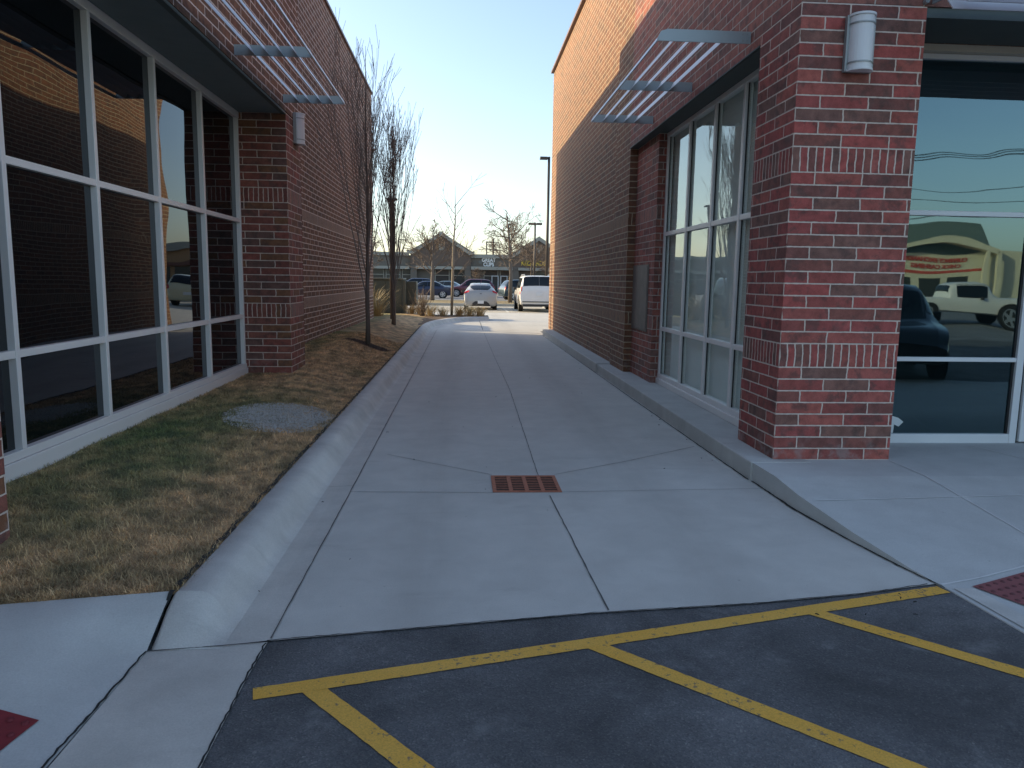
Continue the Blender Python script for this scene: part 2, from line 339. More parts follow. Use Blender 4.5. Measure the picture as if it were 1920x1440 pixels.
# dirty cracks along both kerbs
def zw(x, y): return .15*max(0, min(1, (y-3.75)/1.75))
cr = ribbon([(-1.35, 3.45), (-1.362, 3.30), (-1.362, 3.17)], .022, .014, lambda x, y: .156 if y > 3.4 else .009+.15*max(0, (y-3.16)/.29), .004, .02)
c2 = ribbon([(-1.362, 3.16), (-1.365, 2.9), (-1.372, 2.5), (-1.39, 2.0), (-1.50, 1.2)], .009, .012, .008, .004, .03); cr.add(c2.v, c2.f)
c2 = ribbon([(2.385, 5.9), (2.40, 5.1)], .012, .022, .006, .003, .03); cr.add(c2.v, c2.f)
c2 = ribbon([(2.405, 5.1), (2.47, 4.5), (2.54, 4.05), (2.61, 3.72)], .02, .010, .006, .004, .03); cr.add(c2.v, c2.f)
c2 = ribbon([(2.372, 5.95), (2.355, 10), (2.335, 22.2)], .012, .01, .006, .003, .06); cr.add(c2.v, c2.f)
c2 = ribbon([(-.87, 3.236), (-.2, 3.342), (.62, 3.47), (1.5, 3.56), (2.1, 3.66), (2.55, 3.775)], .006, .007, .005, .004, .03); cr.add(c2.v, c2.f)
c2 = ribbon([(-.872, 3.215), (-.874, 2.9), (-.866, 2.35), (-1.0, 1.12)], .007, .007, .004, .004, .03); cr.add(c2.v, c2.f)
c2 = ribbon([(-1.352, 3.5), (-1.345, 8), (-1.345, 16), (-1.345, 23.5)], .03, .035, .1545, .010, .05); cr.add(c2.v, c2.f)
S('kerb_joint_dirt', cr, M_dirt)
# yellow hatching
ZP = -.0015
ym = MB()
def strip(a, b, w, c=(0, 0)):
    a = Vector(a); b = Vector(b); r = ribbon([a, b], w, w, ZP, .0012, .03); ym.add(r.v, r.f)
strip((-.815, 2.805), (2.60, 3.715), .088)
ends = [((-.625, 2.875), (.05, 2.10)), ((.572, 3.180), (2.05, 1.75)), ((1.72, 3.50), (3.3, 1.95))]
for a, b in ends: 
    r = ribbon([a, b], .088, .088, ZP-.001, .0012, .03); ym.add(r.v, r.f)
S('parking_hatching', ym, M_paint)
# sidewalks
def grid(x_of, ys, nx, z): 
    m = MB(); vs = []
    for y in ys:
        a, b = x_of(y)
        for i in range(nx+1):
            x = a+(b-a)*i/nx; vs.append((x, y, z(x, y)))
    m.add(vs, [(j*(nx+1)+i, j*(nx+1)+i+1, (j+1)*(nx+1)+i+1, (j+1)*(nx+1)+i) for j in range(len(ys)-1) for i in range(nx)]); return m
def lerpt(t, tab):
    for (a, x), (b, y) in zip(tab, tab[1:]):
        if t <= b: return x+(y-x)*max(0, (t-a))/(b-a)
    return tab[-1][1]
edge = [(1.0, 2.95), (3.19, 2.665), (3.71, 2.625), (3.98, 2.56), (4.47, 2.48), (5.11, 2.415), (5.93, 2.40)]
xe = lambda y: lerpt(y, edge)
ys = [1.0, 2.0, 2.6, 3.0, 3.19, 3.4, 3.6, 3.71, 3.85, 3.98, 4.2, 4.47, 4.8, 5.11, 5.5, 5.93, 6.1, 6.9]
sw = grid(lambda y: (xe(y), 14.), ys, 24, zw)
vs = []; 
for y in ys: vs += [(xe(y), y, zw(0, y)), (xe(y)-.004, y, -.02)]
sw.add(vs, [(2*i, 2*i+1, 2*i+3, 2*i+2) for i in range(len(ys)-1)])
S('sidewalk', sw, M_walk, smooth=False)
jw = MB()
for pts in ([(2.50, 5.0), (3.6, 5.06), (4.3, 5.1), (9, 5.3)], [(3.62, 6.0), (3.6, 4.4), (3.62, 3.9)], [(4.75, 6.6), (4.9, 5.9), (5.2, 5.2)], [(2.62, 3.765), (2.9, 3.84), (3.3, 3.99), (4, 4.3)]):
    r = ribbon(pts, .012, .012, lambda x, y: zw(x, y)+.004, .002, .05); jw.add(r.v, r.f)
S('sidewalk_joints', jw, M_crackl)
S('sidewalk_kerb_edge', MB().poly([(2.655, 3.715, .005), (2.695, 3.19, .005), (2.98, 1.0, .005), (3.06, 1.0, .005), (2.80, 3.19, .005), (2.765, 3.70, .008)]), M_kerb)
def zl(x, y):
    far = .152*max(0, min(1, (y-2.45)/.85)); near = .150*max(0, min(1, (y-3.14)/.28)); t = max(0, min(1, (-1.36-x)/.40)); t = t*t*(3-2*t)
    return near+(far-near)*t
backl = lambda x: 3.44+(x+1.37)*.19
m = MB(); vs = []; nx = 60; ny = 24
for j in range(ny+1):
    for i in range(nx+1):
        t = j/ny; s = i/nx
        x0 = lerpt(t, [(0, -1.50), (.5, -1.366), (1, -1.356)]); x = x0+(-9-x0)*s; y = 1.1+(backl(x)-1.1)*t
        vs.append((x, y, zl(x, 1.1+(3.44-1.1)*t)+.003))
m.add(vs, [(j*(nx+1)+i, (j+1)*(nx+1)+i, (j+1)*(nx+1)+i+1, j*(nx+1)+i+1) for j in range(ny) for i in range(nx)])
S('sidewalk', m, M_walk, smooth=True)
# tactile pads
def pad(name, o, u, v, lu, lv, z, label, mat, nu, nv):
    t = thing(name, label, 'tactile paving', (o[0], o[1], z(*o)))
    u = Vector(u).normalized(); v = Vector(v).normalized(); O = Vector(o)
    def P(a, b, dz): q = O+u*a+v*b; return (q.x-o[0], q.y-o[1], z(q.x, q.y)+dz-z(*o))
    pm = MB(); n = 8
    pm.add([P(lu*i/n, lv*j/n, .006) for j in range(n+1) for i in range(n+1)], [(j*(n+1)+i, j*(n+1)+i+1, (j+1)*(n+1)+i+1, (j+1)*(n+1)+i) for j in range(n) for i in range(n)])
    pm.build('plate', mat[0], t, fix=True)
    dm = MB()
    for i in range(nu):
        for j in range(nv):
            a = (i+.5)*lu/nu; b = (j+.5)*lv/nv
            ring = [P(a+.014*math.cos(q*math.pi/4), b+.014*math.sin(q*math.pi/4), .0065) for q in range(8)]+[P(a+.008*math.cos(q*math.pi/4), b+.008*math.sin(q*math.pi/4), .012) for q in range(8)]
            dm.add(ring, [(q, (q+1) % 8, (q+1) % 8+8, q+8) for q in range(8)]+[tuple(range(8, 16))])
    dm.build('domes', mat[1], t, smooth=False)
    return t
M_pad = plain('faded red tactile plate', (.25, .085, .085), .8, 0, .25, 12); M_dome = plain('dark red domes', (.12, .04, .045), .8, 0, .25, 12)
M_pad2 = plain('deep red tactile plate', (.21, .022, .028), .75, 0, .45, 10); M_dome2 = plain('deep red domes', (.16, .02, .026), .8, 0, .35, 12)
pad('tactile_pad', (2.775, 3.735), (.935, .355), (.40, -.917), 1.25, .62, zw, 'faded red tactile warning pad with rows of domes on the right sidewalk ramp', (M_pad, M_dome), 21, 10)
pad('tactile_pad', (-1.52, 2.62), (-1, .24), (-.24, -.97), 1.25, .62, lambda x, y: zl(x, y)+.004, 'deep red chipped tactile warning pad on the left sidewalk ramp', (M_pad2, M_dome2), 21, 10)
# ledge / low kerb along right building
lg = MB()
lg.box(2.385, 2.90, 5.935, 13.22, -.02, .155); lg.box(2.365, 2.90, 13.22, 22.45, -.02, .17)
S('ledge_kerb', lg, M_ledge, bevel=.012)
# ================================================================ LAWN
def lawn_z(x, y):
    t = max(0, min(1, (-1.335-x)/1.08)); hi = lerpt(y, [(3.3, .17), (4.2, .22), (10, .25), (12, .30), (14, .42), (24, .34), (26, .2)])
    s = t*t*(3-2*t); return .142+(hi-.142)*s+(.012*mnoise.noise(Vector((x*2.2, y*2.2, 0)))+.009*mnoise.noise(Vector((x*12, y*12, 5))))*min(1, .3+t*6)
def grass_mat():
    b = NB('dormant lawn'); p = b.pos(); P = b.xyz(p)
    at = b.n('ShaderNodeVertexColor'); at.layer_name = 'col'
    n = b.noise(p, 40, 5, .7); c = b.mix(1., at.outputs[0], b.ramp(n, [(.25, .55), (.75, 1.45)]), 'MULTIPLY')
    b.bump(b.noise(p, 60, 4), .02, 1.); return b.set(c, .95)
M_lawn = grass_mat()
def lawn_col(x, y, r):
    n1 = mnoise.noise(Vector((x*1.3, y*.9, 3.))); n2 = mnoise.noise(Vector((x*4, y*4, 7.))); n3 = mnoise.noise(Vector((x*11, y*11, 1.)))
    g = lerpt(x, [(-3.1, .55), (-2.75, 1.), (-2.2, .72), (-1.75, .12), (-1.4, .0)]) if y < 9.5 else lerpt(x, [(-2.9, .8), (-2.5, .35), (-2., .05), (-1.4, .2)])
    g *= lerpt(y, [(3.3, .0), (4.0, .25), (4.9, 1.), (8, .9), (9.3, .25), (11, .1), (12.5, .35), (17, .9), (26, .8)])
    g = max(0, min(1, g+.42*n1+.35*n2-.02)); dark = max(0, min(1, .5+n2*.7+n3*.9))
    tan = Vector((.70, .46, .235)); tan2 = Vector((.27, .185, .10)); gr = Vector((.17, .22, .07)); gr2 = Vector((.10, .13, .055))
    a = tan.lerp(tan2, dark); b = gr.lerp(gr2, dark); c = a.lerp(b, g)
    # grey gravel patch
    md = math.hypot((x+1.92)/1.25, y-15.2)
    if md < .42: c = c.lerp(Vector((.07, .045, .035)), min(1, (.42-md)*9))
    d = ((x+1.87)/.52)**2+((y-7.75)/.75)**2+n2*.5
    if d < 1: c = c.lerp(Vector((.34, .34, .32)), min(1, (1-d)*1.5)*(.75+.25*n3))
    return c*(1+.25*(r-.5)), d
gm = MB(); xs = [-3.5+i*.03*(1 if True else 1) for i in range(71)]; ysl = []
y = 3.2
while y < 13: ysl.append(y); y += .045
while y < 31: ysl.append(y); y += .14
vs = []; cols = []
for y in ysl:
    for i in range(72):
        t = i/71; x1 = -1.335 if y < 24 else -1.335+max(0, (y-24))*.12; x0 = -9. if i == 0 else -3.5
        x = x0 if i == 0 else -3.5+(x1+3.5)*(i-1)/70
        yy = max(y, backl(x)-.015)
        vs.append((x, yy, lawn_z(x, yy))); cols.append((*lawn_col(x, yy, .5)[0], 1))
gm.add(vs, [(j*72+i, j*72+i+1, (j+1)*72+i+1, (j+1)*72+i) for j in range(len(ysl)-1) for i in range(71)])
lawn = S('lawn', gm, M_lawn, smooth=True)
ca = lawn.data.color_attributes.new('col', 'FLOAT_COLOR', 'POINT'); ca.data.foreach_set('color', [c for q in cols for c in q])
# blades
def blade_mat(name):
    b = NB(name); at = b.n('ShaderNodeVertexColor'); at.layer_name = 'col'
    return b.set(at.outputs[0], .8)
M_blade = blade_mat('grass blades')
def blades(name, n, region, hgt, wd, label):
    V_ = []; F = []; C = []
    rr = random.Random(11); k = 0
    while k < n:
        x, y = region(rr)
        c, d = lawn_col(x, y, rr.random())
        if d < .8 and rr.random() > .18: k += 1; continue
        z = lawn_z(x, y)-.004; a = rr.uniform(0, 6.283); h = hgt*rr.uniform(.35, 1.15)*(1 if y < 9 else .8); wdt = wd*(1+max(0, y-5)*.12)*rr.uniform(.7, 1.3)
        lean = rr.uniform(.3, 1.9); dx, dy = math.cos(a)*wdt, math.sin(a)*wdt; lx, ly = -math.sin(a)*h*lean+rr.uniform(-.3, .3)*h, math.cos(a)*h*lean
        i = len(V_); V_ += [(x-dx, y-dy, z), (x+dx, y+dy, z), (x+lx*.55+dx*.6, y+ly*.55+dy*.6, z+h*.62), (x+lx*.55-dx*.6, y+ly*.55-dy*.6, z+h*.62), (x+lx, y+ly, z+h*.8)]
        F += [(i, i+1, i+2, i+3), (i+3, i+2, i+4)]; c = c*rr.choice((.7, .9, 1.1, 1.35, 1.7)); C += [(c[0], c[1], c[2], 1)]*5; k += 1
    m = MB(); m.v = V_; m.f = F; o = m.build(name, M_blade)
    ca = o.data.color_attributes.new('col', 'FLOAT_COLOR', 'POINT'); ca.data.foreach_set('color', [c for q in C for c in q])
    return tag(o, label, 'grass', kind='stuff')
def reg(rr):
    while True:
        y = 3.3+(rr.random()**1.7)*14; x = rr.uniform(-3.05 if y < 10.6 else -2.88, -1.322)
        if y > backl(x)+.01 and not (x < -2.38 and (y < 4.0 or 10.7 < y < 11.7)): return x, y
blades('grass', 105000, reg, .040, .0015, 'short dormant tan and green grass on the strip beside the left kerb')
# gravel in the bare patch
gv = MB(); rr = random.Random(3)
for i in range(3600):
    a = rr.uniform(0, 6.283); q = math.sqrt(rr.random())*1.05; x = -1.87+.52*q*math.cos(a); y = 7.75+.75*q*math.sin(a); s = rr.uniform(.004, .013); z = lawn_z(x, y)
    if x > -1.35: continue
    an = rr.uniform(0, 3); ca_, sa_ = math.cos(an)*s, math.sin(an)*s
    gv.add([(x+ca_, y+sa_, z), (x-sa_, y+ca_, z), (x-ca_, y-sa_, z), (x+sa_, y-ca_, z), (x, y, z+s*.9)], [(0, 1, 4), (1, 2, 4), (2, 3, 4), (3, 0, 4)])
tag(gv.build('gravel', plain('grey gravel', (.44, .43, .40), .9, 0, .4, 60)), 'patch of loose grey gravel in the lawn beside the kerb', 'gravel', kind='stuff')
# planting bed at far end (mulch)
bed = MB(); bp = [(-3.6, 24.6), (-1.42, 24.1)]+[(lambda a: (.95+2.3*math.cos(a), 23.9+6.12*math.sin(a)))(math.pi-t*math.pi*.5/10) for t in range(1, 11)]
bedp = [(x, y, .146) for x, y in bp]+[(1.0, 30.1, .146), (1.0, 31.2, .146), (-12, 33.4, .146), (-12, 24.6, .146)]
M_mulch = NB('brown mulch'); _p = M_mulch.pos(); _c = M_mulch.mix(M_mulch.noise(_p, 14, 6, .75), (.07, .04, .026), (.26, .18, .11)); M_mulch.bump(M_mulch.noise(_p, 30, 4), .04, 1.); M_mulch = M_mulch.set(_c, .95)
S('planting_bed', MB().poly(bedp), M_mulch)
S('bed_kerb', MB().box(-12, 1.0, 31.15, 31.35, -.01, .155), M_kerb)
# ================================================================ DRAIN GRATE
dg = thing('drain_grate', 'small rusty rectangular drain grate set in the concrete driveway', 'drain grate', (.50, 5.84, 0))
dm = MB(); W, D = .268, .245
dm.box(-W, W, -D, -D+.022, .001, .007); dm.box(-W, W, D-.022, D, .001, .007); dm.box(-W, -W+.03, -D+.022, D-.022, .001, .007); dm.box(W-.03, W, -D+.022, D-.022, .001, .007)
dm.build('frame', M_rust, dg, bevel=.002)
bm_ = MB()
for i in range(9): 
    yy = -D+.045+i*(2*D-.09)/8; bm_.box(-W+.03, W-.03, yy-.0065, yy+.0065, .003, .006)
for x in (-.125, .0, .125): bm_.box(x-.016, x+.016, -D+.022, D-.022, .0025, .0070)
bm_.build('bars', M_rust, dg, bevel=.002)
MB().poly([(-W+.01, -D+.01, .0022), (W-.01, -D+.01, .0022), (W-.01, D-.01, .0022), (-W+.01, D-.01, .0022)]).build('pit', M_black, dg)
# dead leaves / debris
tw = MB(); rr = random.Random(5)
for i in range(46):
    x = rr.uniform(-.9, 2.3); y = 3.4+rr.random()**1.5*14; 
    if rr.random() < .35: x = rr.uniform(-1.22, -1.0)
    if rr.random() < .25: x = rr.uniform(2.2, 2.36)
    s = rr.uniform(.004, .011); a = rr.uniform(0, 6.28)
    tw.tube([(x, y, .008), (x+s*math.cos(a), y+s*math.sin(a), .012), (x+2*s*math.cos(a+.4), y+2*s*math.sin(a+.4), .009)], [s*.25, s*.35, s*.15], 4)
tag(tw.build('debris', M_dirt), 'tiny dark leaf bits and grit scattered on the driveway', 'debris', kind='stuff')
# ================================================================ RIGHT BUILDING
RB = thing('brick_building', 'red brick commercial building on the right with storefront glass and a sunlit upper wall', 'building', (2.61, 6.04, .15))
def PB(parent):  # child builder keeping world coordinates
    base = Vector(parent.location)
    def f(name, mb, mat, par=None, **k):
        mb.v = [tuple(Vector(v)-base) for v in mb.v]
        return mb.build(name, mat, par or parent, **k)
    return f
rb = PB(RB)
rb('pier', MB().box(2.61, 3.625, 6.04, 6.86, .10, 3.80), M_brick, bevel=.004)
up = MB(); up.box(2.61, 16, 6.043, 6.86, 3.803, 7.66); up.box(2.61, 3.6, 6.863, 12.12, 3.72, 7.66)
rb('upper_wall', up, M_brick_mid)
lw = MB(); lw.box(2.613, 3.8, 12.12, 13.25, .12, 7.79); lw.box(2.655, 16, 13.253, 23.5, .12, 7.79)
rb('long_wall', lw, M_brick_long)
rb('recessed_panel', MB().box(2.735, 3.4, 10.80, 12.118, .12, 3.715), M_brick_mid)
rb('coping', MB().box(2.575, 16, 13.2, 23.56, 7.793, 7.86).box(2.57, 16, 6.0, 13.197, 7.793, 7.86).box(2.615, 15.9, 6.05, 13.19, 7.663, 7.79), M_coping)
rb('lintel', MB().box(2.625, 2.92, 6.865, 12.115, 3.70, 3.7185).box(2.604, 2.66, 6.865, 12.118, 3.705, 3.7175), M_lintel)
rb('roof_slab', MB().box(2.9, 15.9, 6.9, 23.4, 7.3, 7.4), M_coping)
ap = rb('access_panel', MB().box(2.715, 2.732, 11.13, 12.06, .90, 1.86), M_panel, bevel=.004)
rb('panel_edge', MB().box(2.722, 2.733, 11.09, 11.128, .88, 1.88).box(2.722, 2.733, 12.063, 12.095, .88, 1.88).box(2.722, 2.733, 11.128, 12.063, 1.863, 1.88).box(2.722, 2.733, 11.128, 12.063, .88, .897), M_panel, ap)
# side window
fm = MB(); X0, X1 = 2.845, 2.925; mull = [10.765, 9.72, 8.74, 7.83, 6.885]
for y in mull: fm.box(X0, X1, y-.03, y+.03, .30, 3.66)
for a, b in zip(mull, mull[1:]):
    for z in (.955, 2.30): fm.box(X0+.004, X1, b+.031, a-.031, z-.028, z+.028)
fm.box(X0-.003, X1, 6.865, 10.795, 3.64, 3.698); fm.box(X0-.003, X1, 6.865, 10.795, .235, .30); fm.box(X0-.025, X1, 6.865, 10.795, .157, .234)
WN = rb('side_window', fm, M_alum, bevel=.004)
for a, b in zip(mull, mull[1:]):
    for z0, z1 in ((.30, .927), (.983, 2.272), (2.328, 3.64)):
        g = MB().box(2.885, 2.891, b+.030, a-.030, z0, z1); o = rb('pane', g, M_gl_side, WN)
rb('blind', MB().box(2.945, 2.96, 6.95, 10.79, .25, 3.66), M_film, WN)
gk = MB()
for y in mull[:-1]: gk.box(2.872, 2.8835, y-.042, y-.0305, .30, 3.64)
rb('gasket', gk, M_gasket, WN)
# storefront on the front
fm = MB(); Y0, Y1 = 6.72, 6.80
fm.box(3.63, 5.20, Y0, Y1, .11, .235); fm.box(3.63, 5.199, Y0+.003, Y1, .925, .965); fm.box(3.63, 5.199, Y0+.003, Y1, 2.26, 2.305); fm.box(5.20, 5.27, Y0-.003, Y1, .11, 3.62); fm.box(3.63, 5.199, Y0+.002, Y1, 3.615, 3.66)
SF = rb('storefront', fm, M_white, bevel=.004)
for z0, z1 in ((.235, .925), (.965, 2.26), (2.305, 3.615)):
    rb('pane', MB().box(3.60, 5.20, 6.757, 6.763, z0, z1), M_gl_front, SF)
rb('gasket', MB().box(5.272, 5.288, 6.73, 6.80, .12, 3.62).box(5.178, 5.1985, 6.745, 6.7565, .236, .924).box(5.178, 5.1985, 6.745, 6.7565, .966, 2.259), M_gasket, SF)
rb('head_trim', MB().box(3.626, 9, 6.66, 6.76, 3.663, 3.72), M_cream, SF)
dr = rb('door', MB().box(5.29, 5.42, 6.70, 6.78, .165, 3.6).box(6.2, 6.33, 6.70, 6.78, .165, 3.6).box(5.42, 6.2, 6.70, 6.78, .165, .40).box(5.42, 6.2, 6.70, 6.78, 2.2, 2.32).box(5.42, 6.2, 6.70, 6.78, 3.5, 3.6), M_white, bevel=.004)
rb('pane', MB().box(5.42, 6.2, 6.737, 6.743, .40, 2.2).box(5.42, 6.2, 6.737, 6.743, 2.32, 3.5), M_gl_front, dr)
rb('handle', MB().tube([(5.36, 6.70, 1.0), (5.36, 6.64, 1.02), (5.36, 6.64, 1.38), (5.36, 6.70, 1.40)], .012, 8), M_lampb, dr)
rb('front_wall', MB().box(6.34, 16, 6.05, 6.85, .1, 3.80), M_brick)
rb('front_lintel', MB().box(3.628, 6.338, 6.06, 6.655, 3.725, 3.80), M_lintel)
rb('interior', MB().box(3.14, 12, 10.2, 10.3, .14, 3.7).box(3.15, 12, 6.87, 10.19, .14, .15).box(3.15, 12, 6.87, 10.19, 3.6, 3.7), M_inner)
paper = MB().prism([(3.95, .245), (4.07, .24), (4.075, .32), (4.12, .30), (4.165, .345), (4.11, .385), (4.0, .415), (3.95, .42)], 'y', 6.751, 6.754)
tag(paper.build('paper_sheet', plain('white paper', (.6, .66, .66), .8)), 'torn white paper stuck low on the storefront glass beside the brick pier', 'paper')
# ================================================================ LEFT BUILDING
LB = thing('brick_building', 'brick building on the left with dark mirrored windows and a tall side wall in shade', 'building', (-2.42, 10.73, .26))
lb = PB(LB)
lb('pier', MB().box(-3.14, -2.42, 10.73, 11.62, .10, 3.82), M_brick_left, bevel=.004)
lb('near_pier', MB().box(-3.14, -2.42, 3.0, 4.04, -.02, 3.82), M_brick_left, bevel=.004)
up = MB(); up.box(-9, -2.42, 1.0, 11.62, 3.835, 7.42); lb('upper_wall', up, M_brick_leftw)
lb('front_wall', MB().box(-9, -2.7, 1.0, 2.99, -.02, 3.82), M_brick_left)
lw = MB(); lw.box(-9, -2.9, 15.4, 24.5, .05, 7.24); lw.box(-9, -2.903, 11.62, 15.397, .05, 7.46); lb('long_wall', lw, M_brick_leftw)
lb('coping', MB().box(-9.05, -2.86, 15.36, 24.55, 7.243, 7.30).box(-9.05, -2.863, 11.66, 15.357, 7.463, 7.52).box(-9.05, -2.38, .96, 11.657, 7.423, 7.49), M_coping)
lb('soffit', MB().box(-3.2, -2.426, 2.99, 10.73, 3.805, 3.833), M_soffit)
lb('lintel', MB().box(-2.475, -2.414, 4.045, 10.725, 3.79, 3.803), M_lintel)
mull = [4.05, 5.33, 6.63, 7.93, 9.27, 10.68]; X0, X1 = -3.12, -3.045
fm = MB()
for y in mull: fm.box(X0, X1, y-.026, y+.026, .405, 3.72)
for a, b in zip(mull, mull[1:]):
    for z in (1.065, 2.365): fm.box(X0, X1-.004, a+.027, b-.027, z-.027, z+.027)
fm.box(X0, X1+.003, 4.045, 10.725, 3.72, 3.803); fm.box(X0, X1+.003, 4.045, 10.725, .345, .405); 
WN = lb('window_wall', fm, M_alum, bevel=.004)
for a, b in zip(mull, mull[1:]):
    for z0, z1 in ((.405, 1.033), (1.097, 2.333), (2.397, 3.72)):
        lb('pane', MB().box(-3.105, -3.098, a+.022, b-.022, z0-.004, z1+.004), M_gl_left, WN)
lb('sill', MB().box(X0, X1+.02, 4.045, 10.725, .17, .342), M_alum, WN, bevel=.004)
lb('backing', MB().box(-3.3, -3.2, 3.0, 10.73, .0, 3.8), M_black)
# ---------------------------------------------------------------- sunshades
def sunshade(label, x0, sgn, ys_, z, wide):
    t = thing('sunshade', label, 'sunshade', (x0, ys_[0], z)); p = PB(t)
    for y in ys_:
        pts = [(x0, z), (x0+sgn*wide*.97, z), (x0+sgn*(wide-.02), z+.03), (x0+sgn*(wide-.05), z+.085), (x0+sgn*(wide-.11), z+.105), (x0, z+.105)]
        b_ = p('bracket', MB().prism(pts, 'y', y-.006, y+.006), M_shade, fix=True)
        bl = MB()
        for dx in (.035, .075):
            for dz in (.025, .08): bl.tube([(x0+sgn*dx, y-.011, z+dz), (x0+sgn*dx, y-.006, z+dz)], .006, 8)
        p('bolts', bl, M_lampb, b_)
    for i in range(5):
        c = x0+sgn*(wide-.015-i*.148-(0 if i else .0)); s = MB(); 
        pts = [(c, z-.002), (c-sgn*.008, z+.004), (c-sgn*.062, z+.088), (c-sgn*.054, z+.092)]
        if i == 0: pts = [(c, z), (c-sgn*.012, z+.0), (c-sgn*.022, z+.035), (c-sgn*.010, z+.037)]
        p('slat', s.prism(pts, 'y', min(ys_)+.008, max(ys_)-.008), M_slat, fix=True)
    return t
sunshade('metal slatted sunshade over the side windows of the right brick building', 2.61, -1, [7.11, 8.90, 10.70], 3.80, .885)
sunshade('metal slatted sunshade over the mirrored windows of the left brick building', -2.42, 1, [10.60, 8.45, 6.30, 4.2], 3.915, .83)
ft = thing('sunshade', 'metal sunshade above the storefront glass at the top right corner', 'sunshade', (3.70, 5.2, 3.7)); p = PB(ft)
p('bracket', MB().prism([(6.04, 3.82), (6.04, 3.93), (5.30, 3.93), (5.16, 3.80), (5.16, 3.76)], 'x', 3.66, 3.672), M_shade, fix=True)
for i in range(5):
    y = 5.14+i*.16; p('slat', MB().prism([(y, 3.70), (y+.012, 3.70), (y+.09, 3.79), (y+.078, 3.79)], 'x', 3.672, 9), M_slat, fix=True)
# conduit fitting on the wall under the front sunshade
p('bolts', MB().tube([(3.60, 6.04, 3.83), (3.60, 6.0, 3.83)], .018, 8).tube([(3.60, 6.04, 3.90), (3.60, 6.0, 3.90)], .018, 8), M_lampb, [o for o in bpy.data.objects if o.parent == ft][0])
# ---------------------------------------------------------------- wall lamps
def walllamp(label, loc, rz):
    t = thing('wall_lamp', label, 'wall lamp', loc, rz, 'half round wall lamps on the brick piers')   # faces local -y
    MB().box(-.115, .115, -.045, -.001, -.21, .21).build('back_plate', M_lampb, t, bevel=.004)
    def half(r, z0, z1, y0=-.045, n=14):
        m = MB(); pts = [(r*math.cos(math.pi+math.pi*i/n), y0+r*1.0*math.sin(math.pi+math.pi*i/n)) for i in range(n+1)]
        return m.prism(pts, 'z', z0, z1)
    half(.092, -.195, .195).build('diffuser', M_lampw, t, fix=True)
    b = half(.099, -.155, -.145); b2 = half(.099, .135, .145); b.add(b2.v, b2.f); b.build('band', M_lampb, t, fix=True)
    c = half(.102, .196, .212); c2 = half(.102, -.212, -.196); c.add(c2.v, c2.f); c.build('cap', M_lampw, t, fix=True)
    return t
walllamp('white half round wall lamp on the red brick corner pier at right', (3.08, 6.04, 3.49), 0)
walllamp('white half round wall lamp on the left building beyond the mirrored windows', (-2.42, 11.27, 3.70), R(90))
# ================================================================ VEGETATION
def bark(name, c, c2):
    b = NB(name); return b.set(b.mix(b.noise(b.scale(b.obj(), (9, 9, 2)), 4, 5), c, c2), .9)
M_bark = bark('grey brown bark', (.10, .082, .068), (.20, .165, .14)); M_barkl = bark('pale bark', (.22, .18, .13), (.34, .29, .22)); M_twig = bark('twig bark', (.10, .075, .058), (.18, .135, .10))
M_twigd = bark('dark twig bark', (.15, .125, .11), (.26, .22, .19))
def grow(m, rr, p, d, L, r, lvl, up, spread, kids, segs=5, minr=.0035, nside=4, curl=.12, flare=0.):
    pts = [Vector(p)]; rad = [r]; dd = Vector(d).normalized()
    for i in range(segs):
        dd = (dd+Vector((rr.uniform(-1, 1), rr.uniform(-1, 1), rr.uniform(-.6, .6)))*curl+Vector((0, 0, up))*.14).normalized()
        pts.append(pts[-1]+dd*L/segs); rad.append(max(minr, r*(1-(i+1)/segs*.82)))
    m.tube(pts, rad, nside if r > .012 else 3, cap=False)
    if lvl <= 0: return
    for k in range(kids[0] if isinstance(kids, (list, tuple)) else kids):
        t = rr.uniform(.18, .97); i = min(segs-1, int(t*segs)); q = pts[i].lerp(pts[i+1], t*segs-i)
        ax = (pts[i+1]-pts[i]).normalized(); o = ax.orthogonal().normalized(); o = Matrix.Rotation(rr.uniform(0, 6.28), 3, ax) @ o
        s = spread*rr.uniform(.6, 1.3); nd = (ax*math.cos(s)+o*math.sin(s))
        grow(m, rr, q, nd, L*rr.uniform(.32, .58)*(1.15-t*.5), max(minr, rad[i]*.55), lvl-1, up, spread, kids[1:] if isinstance(kids, (list, tuple)) and len(kids) > 1 else kids, max(3, segs-1), minr, 3, curl)
